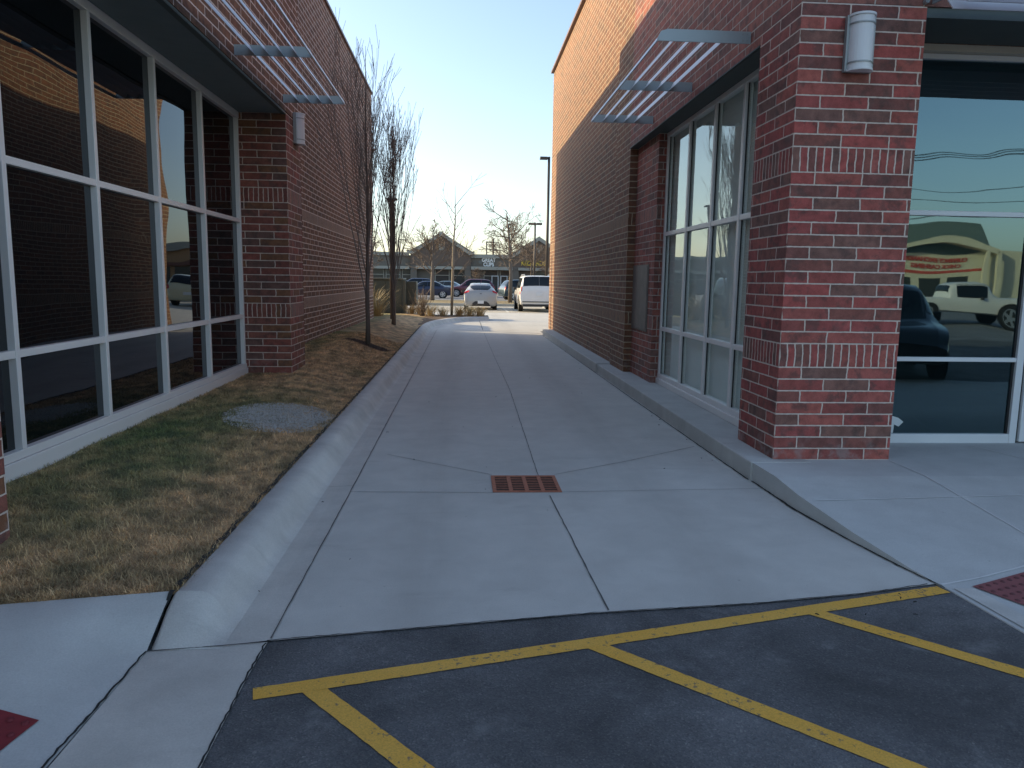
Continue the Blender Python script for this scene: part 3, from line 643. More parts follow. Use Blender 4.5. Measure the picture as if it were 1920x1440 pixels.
def tree(name, label, loc, h, r, seed, style, mt, mtw, group=None, cat='tree', minr=.0035, dens=1.):
    t = thing(name, label, cat, loc, 0, group); rr = random.Random(seed); T = MB(); C = MB()
    if style == 'column':
        hb = h*.16; T.tube([(0, 0, -.05), (.01, 0, hb*.5), (0, .01, hb), (.03, .0, h*.45), (.0, .02, h*.75), (.02, 0, h)], [r*1.25, r, r*.95, r*.6, r*.3, minr], 8)
        n = int(30*dens)
        for i in range(n):
            z = hb*.9+(h*.62)*(i/n)**1.25; a = i*2.4+rr.uniform(-.5, .5); tilt = rr.uniform(.10, .30)*(1-.3*z/h)
            d = (math.cos(a)*math.sin(tilt), math.sin(a)*math.sin(tilt), math.cos(tilt))
            L = (h-z)*rr.uniform(.55, .93); grow(C, rr, (0, 0, z), d, L, r*(.42 if i < 6 else .26)*(1-.4*z/h), 2, .34, .32, (6, 4), 7, minr, 4, .05)
    elif style == 'vase':
        hb = h*.28; T.tube([(0, 0, -.05), (.0, .01, hb*.6), (.01, 0, hb), (.05, 0, h*.6), (.03, 0, h*.9)], [r*1.2, r, r*.9, r*.5, minr], 7)
        for i in range(int(20*dens)):
            z = hb+(h*.55)*rr.random(); a = rr.uniform(0, 6.28); tilt = rr.uniform(.5, 1.1)
            grow(C, rr, (.02, 0, z), (math.cos(a)*math.sin(tilt), math.sin(a)*math.sin(tilt), math.cos(tilt)), (h-z)*rr.uniform(.5, .85), r*.34, 2, .12, .65, (6, 5), 6, minr, 4, .16)
    elif style == 'locust':   # horizontal zig-zag limbs, open crown
        T.tube([(0, 0, -.05), (.03, 0, h*.3), (-.05, 0, h*.55), (-.15, 0, h*.72), (-.3, 0, h*.9)], [r*1.2, r*.9, r*.7, r*.5, r*.25], 7)
        for i in range(int(15*dens)):
            z = h*(.36+.5*i/15); a = i*2.5; tilt = rr.uniform(.9, 1.35)
            grow(C, rr, (-.12*z/h, 0, z), (math.cos(a)*math.sin(tilt), math.sin(a)*math.sin(tilt)*.7, math.cos(tilt)), h*rr.uniform(.24, .36), r*.36, 2, .04, .8, (7, 5), 7, minr, 4, .3)
    elif style == 'sapling':
        T.tube([(0, 0, -.05), (.04, 0, h*.3), (.06, 0, h*.55), (.13, 0, h*.72), (.12, 0, h)], [r*1.1, r, r*.7, r*.45, minr], 7)
        for i in range(int(13*dens)):
            z = h*(.28+.6*i/13); a = i*math.pi+rr.uniform(-.6, .6); tilt = rr.uniform(.4, .75)
            grow(C, rr, (.09, 0, z), (math.cos(a)*math.sin(tilt), math.sin(a)*math.sin(tilt), math.cos(tilt)), h*rr.uniform(.16, .3), r*.3, 1, .12, .5, (4,), 6, minr, 4, .1)
    T.build('trunk', mt, t, smooth=True); C.build('branches', mtw, t); return t
GT = 'columnar bare trees beside the left building'
tree('bare_tree', 'tall bare columnar tree with dark upright branches nearest the left brick wall', (-1.92, 15.2, .24), 5.75, .045, 4, 'column', M_bark, M_twigd, GT, minr=.003, dens=.6)
tree('bare_tree', 'second bare columnar tree standing beyond the first near the tan post', (-2.02, 21.9, .2), 6.0, .055, 9, 'column', M_bark, M_twigd, GT, minr=.004, dens=1.)
tree('bare_tree', 'slender young tree with pale sunlit trunk in the planting bed beyond the kerb end', (-.50, 31.0, .14), 5.2, .055, 5, 'sapling', M_barkl, M_twig, minr=.006)
tree('bare_tree', 'bare open crowned tree on the island between the silver hatchback and the white van', (3.05, 50, .1), 6.4, .13, 8, 'locust', M_bark, M_twig, minr=.012)
tree('bare_tree', 'twiggy bare tree on the island in front of the left gable', (-2.2, 53, .1), 5.9, .14, 12, 'vase', M_bark, M_twig, minr=.013)
GB = 'twiggy trees in front of the shopping strip'
for i, (x, y, h, lb_) in enumerate([(4.9, 80, 8.0, 'twiggy brown tree behind the open crowned island tree'), (7.6, 86, 6.5, 'twiggy tree half hiding the yellow shop letters'), (10.6, 90, 5.6, 'small twiggy tree under the right gable medallion'), (1.5, 96, 3.4, 'small pale tree under the white shop letters'), (-7.9, 60, 5.6, 'bare tree seen between the columnar trees beyond the utility cabinet'), (-10.5, 74, 7.2, 'large bare tree behind the utility cabinet at far left')]):
    tree('bare_tree', lb_, (x, y, 0), h, .12, 20+i, 'vase', M_twig, M_twig, GB, minr=.016, dens=1.2)
def tuft(name, label, loc, h, rad, n, seed, mat, cat, wd=.006, lean=.5, group=None):
    rr = random.Random(seed); m = MB()
    for i in range(n):
        a = rr.uniform(0, 6.28); q = rr.random()*rad*.35; x, y = q*math.cos(a), q*math.sin(a); hh = h*rr.uniform(.5, 1.05); l = rr.uniform(.05, lean)*hh; b_ = a+rr.uniform(-.6, .6)
        c, s = math.cos(b_), math.sin(b_); sx, sy = -s*wd, c*wd
        pts = [(x, y, -.02), (x+c*l*.25, y+s*l*.25, hh*.5), (x+c*l*.7, y+s*l*.7, hh*.85), (x+c*l*1.2, y+s*l*1.2, hh*(1. if rr.random() < .5 else .86))]
        vs = []; 
        for k, pt in enumerate(pts): f = (1, .9, .7, .15)[k]; vs += [(pt[0]-sx*f, pt[1]-sy*f, pt[2]), (pt[0]+sx*f, pt[1]+sy*f, pt[2])]
        m.add(vs, [(0, 1, 3, 2), (2, 3, 5, 4), (4, 5, 7, 6)])
    o = m.build(name, mat); o.location = loc; return tag(o, label, cat, group)
M_straw = plain('straw grass', (.48, .34, .16), .8, 0, .35, 9); M_straw2 = plain('pale straw', (.56, .44, .24), .8, 0, .3, 9)
GG = 'clumps of dry ornamental grass in the planting bed'
for i, (x, y, h, lb_) in enumerate([(-3.65, 29.6, 1.25, 'tall dry grass clump left of the utility cabinet'), (-3.25, 28.6, .8, 'tan grass clump in front of the cabinet by the brick wall'), (-3.9, 27.6, 1.0, 'dry grass clump against the far brick corner'),
        (-2.15, 31.1, .50, 'small tan grass clump right of the utility cabinet'), (-1.35, 30.3, .55, 'dry grass clump right of the bare shrub'), (-1.75, 30.9, .45, 'short straw grass clump beneath the bare shrub'),
        (-.85, 30.4, .42, 'pale grass clump left of the young tree'), (-.15, 30.6, .45, 'pale grass clump right of the young tree'), (.25, 30.55, .48, 'tan grass clump near the kerb end'), (.62, 30.5, .42, 'last grass clump at the kerb end')]):
    tuft('grass_clump', lb_, (x, y, .14), h, .55+.1*h, 150, 40+i, M_straw if i % 2 else M_straw2, 'ornamental grass', .007, 1.35, GG)
def shrub(label, loc, h, rad, n, seed, mat, group=None):
    t = thing('bare_shrub', label, 'shrub', loc, 0, group); rr = random.Random(seed); m = MB()
    for i in range(n):
        a = rr.uniform(0, 6.28); tl = rr.uniform(.05, .5)
        grow(m, rr, (rr.uniform(-.08, .08), rr.uniform(-.08, .08), -.02), (math.cos(a)*math.sin(tl), math.sin(a)*math.sin(tl), math.cos(tl)), h*rr.uniform(.6, 1.05), .011, 1, .12, .45, (4,), 5, .005, 4, .1)
    m.build('stems', mat, t); return t
shrub('bare many stemmed shrub between the utility cabinet and the young tree', (-1.63, 30.0, .14), 1.05, .4, 34, 3, M_twig)
# ================================================================ UTILITY CABINET & POST
M_cab = plain('olive green cabinet paint', (.075, .08, .06), .6, 0, .18, 1.5, .002); M_cabl = plain('cabinet trim', (.15, .155, .12), .55, 0, .1, 3)
cb = thing('utility_cabinet', 'olive green metal utility cabinet in the planting bed beyond the left building', 'utility cabinet', (-2.95, 31.3, .14))
MB().box(-.95, .42, 0, 1.5, .03, 1.42).build('body', M_cab, cb, bevel=.02)
MB().box(-1.0, .47, -.05, 1.55, 1.422, 1.49).build('roof', M_cabl, cb, bevel=.015)
MB().box(-.9, -.28, -.022, -.002, .10, 1.36).build('door', M_cab, cb, bevel=.006); dd = MB().box(-.24, .36, -.022, -.002, .10, 1.36).build('door', M_cab, cb, bevel=.006)
MB().box(-.20, -.17, -.05, -.023, .65, .85).build('handle', M_cabl, dd, bevel=.004)
MB().box(.421, .56, .1, .9, .0, 1.40).build('corner_trim', M_cabl, cb, bevel=.01); MB().box(.562, .98, .3, 1.3, .35, 1.36).build('side_box', M_cab, cb, bevel=.015)
MB().box(-1.05, .6, -.1, 1.6, 0, .028).build('pad', M_ledge, cb)
ps = thing('lamp_post', 'brown square post with a flat T shaped head behind the second columnar tree', 'lamp post', (-2.33, 24.9, .14))
M_post = plain('brown post paint', (.11, .085, .065), .6, .1, .2, 3)
MB().box(-.07, .07, -.07, .07, 0, 3.95).build('pole', M_post, ps, bevel=.01); MB().box(-.18, .18, -.10, .10, 3.952, 4.02).build('head', M_post, ps, bevel=.015); MB().box(-.12, .12, -.12, .12, 0, .05).build('base', M_post, ps)
# parking lot lights
M_pole = plain('bronze pole', (.06, .05, .045), .5, .4, .1, 2)
def lotlight(label, loc, h, r, heads, hs=.7, group='parking lot light poles'):
    t = thing('light_pole', label, 'light pole', loc, 0, group)
    MB().tube([(0, 0, 0), (0, 0, h)], [r*1.15, r*.9], 10).build('pole', M_pole, t, smooth=True); MB().tube([(0, 0, 0), (0, 0, .55)], r*2.3, 12).build('base', M_ledge, t)
    for s in heads:
        MB().box(min(s*.08, s*(hs+.12)), max(s*.08, s*(hs+.12)), -.18, .18, h-.16, h-.01).build('head', M_pole, t, bevel=.03)
lotlight('tallest light pole with a single head beside the sunlit brick corner', (4.93, 45.2, 0), 8.8, .085, (-1,), .42)
lotlight('double headed light pole above the white van', (5.56, 60, 0), 6.1, .075, (-1, 1), .42)
lotlight('distant single head light pole above the shop strip right of the left gable', (4.1, 140, 0), 8.5, .12, (1,), 1.3)
lotlight('distant light pole at the left end of the left gable', (-10.6, 125, 0), 7.9, .1, (1,), 1.2)
up_ = thing('utility_pole', 'distant wooden utility pole with crossarms behind the shop strip', 'utility pole', (5.7, 150, 0))
MB().tube([(0, 0, 0), (0, 0, 9.6)], [.22, .16], 8).build('pole', M_twig, up_); MB().box(-.9, .9, -.06, .06, 8.3, 8.5).box(-.8, .8, -.06, .06, 7.4, 7.58).build('crossarm', M_twig, up_)
# ================================================================ ISLAND & FAR LOT
M_isl = NB('winter island turf'); _p = M_isl.pos(); _c = M_isl.mix(M_isl.noise(_p, 1.1, 6, .7), (.16, .13, .055), (.36, .26, .13)); M_isl.bump(M_isl.noise(_p, 12, 4), .05, 1.); M_isl = M_isl.set(_c, .95)
for a, b in ((46.8, 53.8),):
    S('island_turf', MB().box(-22, 14, a, b, -.01, .13), M_isl); S('island_kerb', MB().box(-22.2, 14.2, a-.2, a-.003, -.01, .15).box(-22.2, 14.2, b+.003, b+.2, -.01, .15), M_lot)
M_wp = plain('white lot paint', (.6, .58, .52), .8, 0, .2, 4)
pl = MB()
for x in (-3.0, -.55, 2.25, 5.4, 8.2, 11): 
    r = ribbon([(x+.0, 37.6), (x, 43.2)], .11, .11, .002); pl.add(r.v, r.f)
r = ribbon([(-9, 64.2), (14, 64.2)], .2, .2, .0); pl.add(r.v, r.f)
S('stall_lines', pl, M_wp)
# ================================================================ VEHICLES
def carpaint(name, c, metal=.3):
    b = NB(name); b.set(c, .28, metal); b.b.inputs['Coat Weight'].default_value = .6; b.b.inputs['Coat Roughness'].default_value = .06
    n = b.noise(b.obj(), 2.5, 3); b.l(b.mix(n, tuple(x*.93 for x in c), tuple(min(1, x*1.05) for x in c)), b.b.inputs['Base Color']); return b.m
M_cglass = NB('car glass'); M_cglass = M_cglass.set((.012, .016, .02), .08, 0., Specular_IOR_Level=.35)
M_tyre = plain('tyre rubber', (.015, .015, .016), .85); M_rim = plain('alloy rim', (.45, .46, .48), .35, .7, .1, 6)
M_tail = plain('red tail light', (.42, .025, .03), .25, 0, .15, 6); M_trim = plain('black plastic trim', (.03, .03, .032), .6); M_plate = plain('white plate', (.7, .72, .74), .4)
M_head = plain('headlight', (.7, .72, .74), .15, .2)
def catmull(tab, t):
    n = len(tab)-1; t = max(0, min(n-1e-6, t)); i = int(t); f = t-i
    p = [np.array(tab[max(0, min(n, j))]) for j in (i-1, i, i+1, i+2)]
    return .5*((2*p[1])+(-p[0]+p[2])*f+(2*p[0]-5*p[1]+4*p[2]-p[3])*f*f+(-p[0]+3*p[1]-3*p[2]+p[3])*f**3)
def car(name, label, cat, loc, rz, tab, axles, rw, paint, rearw, sidew, tails, plate, group=None, frontw=None, extra=None):
    """tab rows: y, zbottom, zbelt, zroof, half width at belt, half width at roof. y=0 is the rear."""
    t = thing(name, label, cat, loc, rz, group)
    def section(u):
        y, zb, zt, zr, w, wr = catmull(tab, u); g = zr-zt
        return [(0, y, zb), (w*.80, y, zb), (w*.955, y, zb+.05), (w*.995, y, zb+(zt-zb)*.45), (w*1.0, y, zb+(zt-zb)*.72), (w*.975, y, zt-.015*1), (wr+(w-wr)*.42*(g > .12)+.0, y, zt+g*.5), (wr, y, zr-min(.10, g*.35)), (wr*.90, y, zr-.025), (wr*.55, y, zr-.004), (0, y, zr)]
    def Sf(u, v):
        s = section(u); v = max(0, min(10-1e-6, v)); i = int(v); f = v-i; return Vector(s[i]).lerp(Vector(s[i+1]), f)
    n = (len(tab)-1)*5; m = MB(); vs = []
    for i in range(n+1):
        s = section(i/5); vs += s+[(-x, y, z) for x, y, z in s[9:0:-1]]
    k = 20; m.add(vs, [(i*k+j, (i+1)*k+j, (i+1)*k+(j+1) % k, i*k+(j+1) % k) for i in range(n) for j in range(k)]+[tuple(range(k)), tuple(n*k+j for j in range(k))[::-1]])
    body = m.build('body', paint, t, smooth=True, fix=True)
    md = body.modifiers.new('edge', 'EDGE_SPLIT'); md.split_angle = R(50)
    def patch(name_, u0, u1, v0, v1, mat, off=.008, mirror=True, nu=8, nv=4, par=None, both=False):
        for sg in ((1, -1) if mirror else (1,)):
            pm = MB(); vs = []
            for a in range(nu+1):
                for b in range(nv+1):
                    q = a/nu; u = u0+(u1-u0)*q; va = v0[0]+(v0[1]-v0[0])*q if isinstance(v0, tuple) else v0; vb = v1[0]+(v1[1]-v1[0])*q if isinstance(v1, tuple) else v1
                    v = va+(vb-va)*b/nv
                    p0 = Sf(u, v); du = Sf(u+.02, v)-Sf(u-.02, v); dv_ = Sf(u, min(9.98, v+.05))-Sf(u, v-.05); nn = dv_.cross(du); nn = -nn if nn.dot(Vector((p0.x*2, 0, (p0.z-.6)*1.5))+Vector((0, (p0.y-2)*.8, 0))) < 0 else nn
                    p0 = p0+nn.normalized()*off; vs.append((p0.x*sg, p0.y, p0.z))
            pm.add(vs, [(a*(nv+1)+b, a*(nv+1)+b+1, (a+1)*(nv+1)+b+1, (a+1)*(nv+1)+b) for a in range(nu) for b in range(nv)])
            if both:  # span across the centre line: mirrored half joined
                pm2 = list(pm.v); k2 = len(pm.v); pm.add([(-x, y, z) for x, y, z in pm2], [tuple(i for i in f) for f in pm.f])
            pm.build(name_, mat, par or t, fix=False, smooth=True)
    for (u0, u1) in sidew: patch('side_window', u0, u1, 5.25, 7.25, M_cglass, .006)
    patch('rear_window', rearw[0], rearw[1], rearw[2], 9.99, M_cglass, .007, False, both=True)
    if frontw: patch('windshield', frontw[0], frontw[1], 7.7, 9.99, M_cglass, .007, False, both=True)
    for tb in tails: patch('tail_light', *tb, M_tail, .012)
    for y in axles:
        for sg in (1, -1):
            w_ = catmull(tab, 1.5)[4]; x = sg*(w_-.02); wv = [(sg*(w_+.006), y+rw*1.16*math.cos(q*math.pi/12), rw+rw*1.16*math.sin(q*math.pi/12)) for q in range(24)]
            MB().add(wv, [tuple(range(24))]).build('wheel_well', M_black, t)
            wh = MB().tube([(x-sg*.20, y, rw), (x+sg*.03, y, rw)], rw, 22).build('wheel', M_tyre, t, bevel=.02)
            rm = MB().tube([(x+sg*.025, y, rw), (x+sg*.036, y, rw)], rw*.28, 10)
            for q in range(5):
                a = q*math.pi*.4; c, s = math.cos(a), math.sin(a); px, pz = -s*.05, c*.05
                rm.add([(x+sg*.035, y+px, rw+pz), (x+sg*.035, y-px, rw-pz), (x+sg*.037, y-px+c*rw*.62, rw-pz+s*rw*.62), (x+sg*.037, y+px+c*rw*.62, rw+pz+s*rw*.62)], [(0, 1, 2, 3)])
            nv_ = 20; rg = [(x+sg*.036, y+q*math.cos(a*2*math.pi/nv_), rw+q*math.sin(a*2*math.pi/nv_)) for q in (rw*.60, rw*.70) for a in range(nv_)]
            rm.add(rg, [(a, (a+1) % nv_, (a+1) % nv_+nv_, a+nv_) for a in range(nv_)]); rm.build('rim', M_rim, wh)
    if plate: MB().box(-.16, .16, plate[0]-.03, plate[0]-.005, plate[1], plate[1]+.16).build('plate', M_plate, t, bevel=.004)
    for sg in (1, -1):
        y, zz, ww = tab[-4][0]-.25 if len(tab) > 6 else 3, tab[-4][2], tab[-4][4]
        MB().box(min(sg*(ww-.02), sg*(ww+.16)), max(sg*(ww-.02), sg*(ww+.16)), y-.06, y+.04, zz-.02, zz+.13).build('mirror', M_trim, t, bevel=.02)
    if extra: extra(t, Sf, patch)
    return t
HATCH = [(0, .30, .46, .50, .80, .70), (.03, .22, .62, .74, .86, .70), (.10, .20, .88, .98, .885, .66), (.24, .19, .95, 1.10, .89, .62), (.62, .18, .95, 1.27, .89, .60), (1.05, .18, .94, 1.40, .89, .58), (1.9, .18, .92, 1.42, .885, .58), (2.7, .18, .90, 1.30, .88, .56), (3.35, .18, .88, .97, .87, .60), (4.0, .20, .74, .80, .82, .60), (4.2, .25, .52, .56, .74, .60)]
SUVT = [(0, .42, .62, .66, .92, .86), (.04, .36, .95, 1.06, .985, .86), (.12, .34, 1.12, 1.34, 1.0, .86), (.26, .33, 1.14, 1.72, 1.0, .83), (.42, .32, 1.14, 1.84, 1.0, .82), (1.2, .32, 1.13, 1.87, 1.0, .82), (2.5, .32, 1.12, 1.87, 1.0, .81), (3.3, .32, 1.11, 1.80, .99, .79), (3.95, .34, 1.10, 1.20, .98, .80), (4.9, .36, 1.02, 1.08, .95, .78), (5.15, .42, .74, .80, .88, .72)]
CUV = [(0, .36, .56, .6, .84, .7), (.04, .30, .82, .92, .89, .7), (.14, .28, 1.0, 1.15, .91, .72), (.45, .27, 1.0, 1.52, .92, .68), (.8, .27, 1.0, 1.62, .92, .67), (1.6, .27, .99, 1.66, .92, .67), (2.5, .27, .97, 1.6, .91, .65), (3.3, .27, .96, 1.06, .9, .7), (4.1, .3, .86, .92, .87, .68), (4.5, .36, .6, .66, .78, .62)]
SEDAN = [(0, .34, .56, .6, .78, .62), (.05, .26, .82, .9, .86, .62), (.4, .22, .96, 1.0, .89, .62), (.85, .21, .96, 1.06, .9, .60), (1.5, .21, .95, 1.36, .9, .57), (2.1, .21, .93, 1.43, .9, .57), (2.8, .21, .91, 1.36, .9, .56), (3.55, .21, .89, .96, .89, .62), (4.5, .24, .74, .80, .84, .64), (4.75, .28, .52, .56, .74, .6)]
P_silver = carpaint('silver paint', (.36, .355, .345), .2); P_white = carpaint('white paint', (.74, .73, .71), 0.); P_navy = carpaint('navy paint', (.022, .03, .065)); P_maroon = carpaint('maroon paint', (.12, .02, .035)); P_teal = carpaint('dark teal paint', (.02, .045, .06)); P_black = carpaint('black paint', (.012, .013, .015)); P_grey = carpaint('blue grey paint', (.12, .18, .22)); P_cream = carpaint('cream paint', (.62, .58, .38), 0.); P_purple = carpaint('dark purple paint', (.045, .03, .07))
def hatch_x(t, Sf, patch):
    # black lower bumper insert (arch), emblem, antenna
    pts = [(-.52, .22), (.52, .22), (.44, .36), (.30, .47), (-.30, .47), (-.44, .36)]
    MB().prism(pts, 'y', -.012, .06).build('bumper_insert', M_trim, t, fix=True, bevel=.01)
    MB().box(-.05, .05, .055, .075, .84, .88).build('emblem', M_trim, t)
    MB().prism([(1.02, 1.385), (1.2, 1.40), (1.18, 1.46)], 'x', -.015, .015).build('antenna', M_trim, t, fix=True)
car('hatchback', 'silver hatchback seen from behind beside the white van', 'car', (.90, 40.4, 0), 0, HATCH, (.75, 3.35), .33, P_silver, (2.75, 4.2, (8.9, 7.35)), ((5., 7.3),), ((2.0, 2.9, 5.0, 7.4),), (-.005, .34), frontw=(7.2, 8.2), extra=hatch_x)
def suv_x(t, Sf, patch):
    MB().box(-.88, .88, -.03, .05, .50, .545).build('bumper_trim', M_trim, t, bevel=.01)
    MB().box(-.86, .86, -.01, .3, .28, .40).build('under_bumper', M_trim, t)
    MB().box(-.2, .2, .02, .045, .80, .83).build('emblem', M_rim, t)
    for sg in (1, -1): MB().tube([(sg*.72, .6, 1.87), (sg*.72, .9, 1.91), (sg*.72, 2.6, 1.91), (sg*.72, 2.9, 1.86)], .02, 6).build('roof_rail', M_rim, t)
car('suv', 'large white sport utility vehicle parked beside the sunlit brick corner', 'suv', (3.86, 38.6, 0), 0, SUVT, (.95, 4.1), .39, P_white, (2.0, 3.6, 7.45), ((4.1, 5.9), (6., 7.5)), ((1.3, 2.3, 4.1, 6.6),), (.02, .84), frontw=(7.1, 8.), extra=suv_x)
GC = 'cars parked in the far rows'
car('sedan', 'dark blue sedan parked sideways behind the bare shrub', 'car', (-.85, 65.5, 0), R(90), SEDAN, (.95, 3.7), .33, P_navy, (2.9, 4.6, 7.8), ((3.5, 5.2), (5.25, 6.9)), ((1.1, 1.7, 3.6, 5.2),), None, GC)
car('crossover', 'maroon crossover with dark glass behind the young tree', 'car', (2.9, 71.5, 0), R(90), CUV, (.85, 3.6), .35, P_maroon, (2.1, 3.6, 7.6), ((3.2, 4.6), (4.7, 6.7)), ((1.1, 2., 4.5, 6.5),), None, GC)
car('minivan', 'navy minivan behind the utility cabinet', 'car', (-2.9, 78, 0), R(90), CUV, (.85, 3.6), .35, P_navy, (2.1, 3.6, 7.6), ((3.2, 4.6), (4.7, 6.7)), ((1.1, 2., 4.5, 6.5),), None, GC)
car('sedan', 'blue grey sedan between the navy sedan and the maroon crossover', 'car', (.3, 77.5, 0), R(70), SEDAN, (.95, 3.7), .33, P_grey, (2.9, 4.6, 7.8), ((3.5, 5.2), (5.25, 6.9)), ((1.1, 1.7, 3.6, 5.2),), None, GC)
car('crossover', 'dark teal crossover behind the silver hatchback', 'car', (3.05, 62, 0), R(-75), CUV, (.85, 3.6), .35, P_teal, (2.1, 3.6, 7.6), ((3.2, 4.6), (4.7, 6.7)), ((1.1, 2., 4.5, 6.5),), None, GC)
car('sedan', 'pale car roof farthest back between the gable and the crossover', 'car', (-1.9, 92, 0), R(90), SEDAN, (.95, 3.7), .33, P_white, (2.9, 4.6, 7.8), ((3.5, 5.2), (5.25, 6.9)), ((1.1, 1.7, 3.6, 5.2),), None, GC)
car('crossover', 'grey blue crossover behind the dark teal one', 'car', (8.2, 78, 0), R(90), CUV, (.85, 3.6), .35, P_grey, (2.1, 3.6, 7.6), ((3.2, 4.6), (4.7, 6.7)), ((1.1, 2., 4.5, 6.5),), None, GC)
car('sedan', 'dark purple car left of the large white vehicle', 'car', (9.0, 70, 0), R(90), SEDAN, (.95, 3.7), .33, P_purple, (2.9, 4.6, 7.8), ((3.5, 5.2), (5.25, 6.9)), ((1.1, 1.7, 3.6, 5.2),), None, GC)
car('suv', 'cream vehicle mirrored in the third pane of the left window wall', 'suv', (8.0, 40., 0), 0, CUV, (.85, 3.6), .35, P_cream, (2.1, 3.6, 7.6), ((3.2, 4.6), (4.7, 6.7)), ((1.1, 2., 4.5, 6.5),), (.02, .6))
car('suv', 'dark vehicle parked behind the left building casting the rounded shadow', 'suv', (-4.75, 25.1, 0), 0, SUVT, (.95, 4.1), .39, P_black, (2.0, 3.6, 7.45), ((4.1, 5.9), (6., 7.5)), ((1.3, 2.3, 4.1, 6.6),), None)
car('suv', 'black vehicle mirrored in the storefront glass', 'suv', (9.0, -2.9, 0), R(22), CUV, (.85, 3.6), .35, P_black, (2.1, 3.6, 7.6), ((3.2, 4.6), (4.7, 6.7)), ((1.1, 2., 4.5, 6.5),), None, frontw=(6.15, 7.))
PICK = [(0, .5, .72, .76, .94, .8), (.06, .45, 1.05, 1.12, .98, .86), (1.9, .42, 1.1, 1.14, .99, .88), (2.1, .42, 1.12, 1.2, .99, .84), (2.25, .42, 1.12, 1.8, .99, .76), (3.1, .42, 1.12, 1.88, .99, .75), (3.7, .42, 1.12, 1.80, .98, .75), (4.2, .42, 1.12, 1.22, .97, .8), (5.3, .45, 1.02, 1.08, .95, .8), (5.6, .5, .75, .8, .88, .7)]
car('pickup_truck', 'white pickup truck mirrored in the storefront glass', 'pickup truck', (18.6, -18.5, 0), R(-80), PICK, (1.2, 4.6), .4, P_white, (3.4, 3.9, 7.6), ((4.3, 6.),), ((.8, 1.3, 3.5, 5.2),), None, frontw=(6.2, 7.))
# ================================================================ SHOPPING STRIP
M_eifs = plain('grey brown stucco', (.155, .135, .11), .9, 0, .08, .6); M_brn = plain('brown brick far', (.135, .10, .078), .9, 0, .12, 1.5); M_band = plain('pale cornice', (.33, .32, .27), .8, 0, .08, .6); M_roofm = plain('grey shingle roof', (.17, .17, .15), .8, 0, .15, 1.2)
M_glf = plain('far shop glass', (.035, .042, .045), .12, 0, .5, .5); M_ltr = plain('white sign letters', (.8, .8, .76), .4); M_ltry = plain('yellow sign letters', (.62, .44, .05), .4)
YM = 110.
st = thing('shopping_strip', 'long grey brown shopping strip with two gables and shop signs beyond the parking lot', 'building', (0, YM, 0))
MB().box(-60, 60, .3, 22, 0, 4.86).build('wall', M_eifs, st)
MB().box(-60, -7.9, .0, .29, 4.865, 5.35).box(1.02, 7.2, 0.0, .29, 4.70, 5.22).box(14.6, 60, 0., .29, 4.865, 5.35).box(-60, 60, .295, 22, 4.865, 4.95).build('cornice', M_band, st)
MB().box(-60, -7.8, -.9, .29, 2.95, 3.35).box(-6.9, .0, -.9, .29, 3.0, 3.42).box(1.0, 7.0, -.9, .29, 3.0, 3.45).box(7.8, 14, -.9, .29, 3.0, 3.4).build('canopy', M_band, st)
def gable(xl, xr, xa, za, ze, zc):
    MB().prism([(xl, 3.45), (xl, ze-.35), (xa, za-.55), (xr, ze-.35), (xr, 3.45)], 'y', -.30, .28).build('gable', M_brn, st, fix=True)
    MB().prism([(xl-.5, ze-.35), (xl-.5, ze), (xl+.4, ze+.1), (xa, za), (xr-.4, ze+.1), (xr+.5, ze), (xr+.5, ze-.35), (xr-.2, ze-.5), (xa, za-.6), (xl+.2, ze-.5)], 'y', -.55, -.303).build('gable_trim', M_band, st, fix=True)
    MB().prism([(xl-.4, ze-.1), (xa, za-.08), (xr+.4, ze-.1)], 'y', .29, 17).build('roof', M_roofm, st, fix=True)
    MB().tube([(zc[0], -.36, zc[1]), (zc[0], -.31, zc[1])], .48, 24).build('medallion', M_band, st)
    MB().box(xl, xl+.9, -.6, -.02, 0, 3.45).build('pilaster', M_eifs, st); MB().box(xr-.9, xr, -.6, -.02, 0, 3.45).build('pilaster', M_eifs, st)
gable(-7.66, .98, -3.25, 8.35, 5.55, (-3.3, 6.15)); gable(7.0, 14.9, 10.75, 7.9, 5.35, (10.9, 5.95))
rr = random.Random(2)
for x in [-30+i*2.35 for i in range(30)]:
    if -7.9 < x < -6.4 or -.6 < x < 1.4 or 6.6 < x < 8.1: continue
    f = MB().box(x, x+2.0, .24, .285, .1, 2.9).build('shop_window', M_glf, st)
    MB().box(x-.05, x+.05, .18, .235, .1, 2.95).box(x+.05, x+1.95, .18, .235, 2.1, 2.2).box(x+1.95, x+2.05, .18, .235, .1, 2.95).build('frame', M_band, f)
for x in (4.0, 5.3):
    d_ = MB().box(x, x+1., .14, .175, .05, 2.1).build('shop_door', M_glf, st); MB().box(x, x+.1, .10, .137, .05, 2.2).box(x+.9, x+1., .10, .137, .05, 2.2).box(x+.1, x+.9, .10, .137, 2.1, 2.2).build('frame', M_white, d_)
def text(s, x, z, size, mat, parent, bold=.012, y=-.02, sx=1., name='sign_letters'):
    c = bpy.data.curves.new('t', 'FONT'); c.body = s; c.size = size; c.extrude = .04; c.offset = bold; c.align_x = 'CENTER'
    o = bpy.data.objects.new('t', c); COL.objects.link(o); bpy.context.view_layer.update()
    me = bpy.data.meshes.new_from_object(o.evaluated_get(bpy.context.evaluated_depsgraph_get())); bpy.data.objects.remove(o)
    me.materials.clear(); me.materials.append(mat); me.name = name
    q = bpy.data.objects.new(name, me); COL.objects.link(q); q.parent = parent; q.location = (x, y, z); q.rotation_euler = (R(90), 0, 0); q.scale = (sx, 1, 1); return q
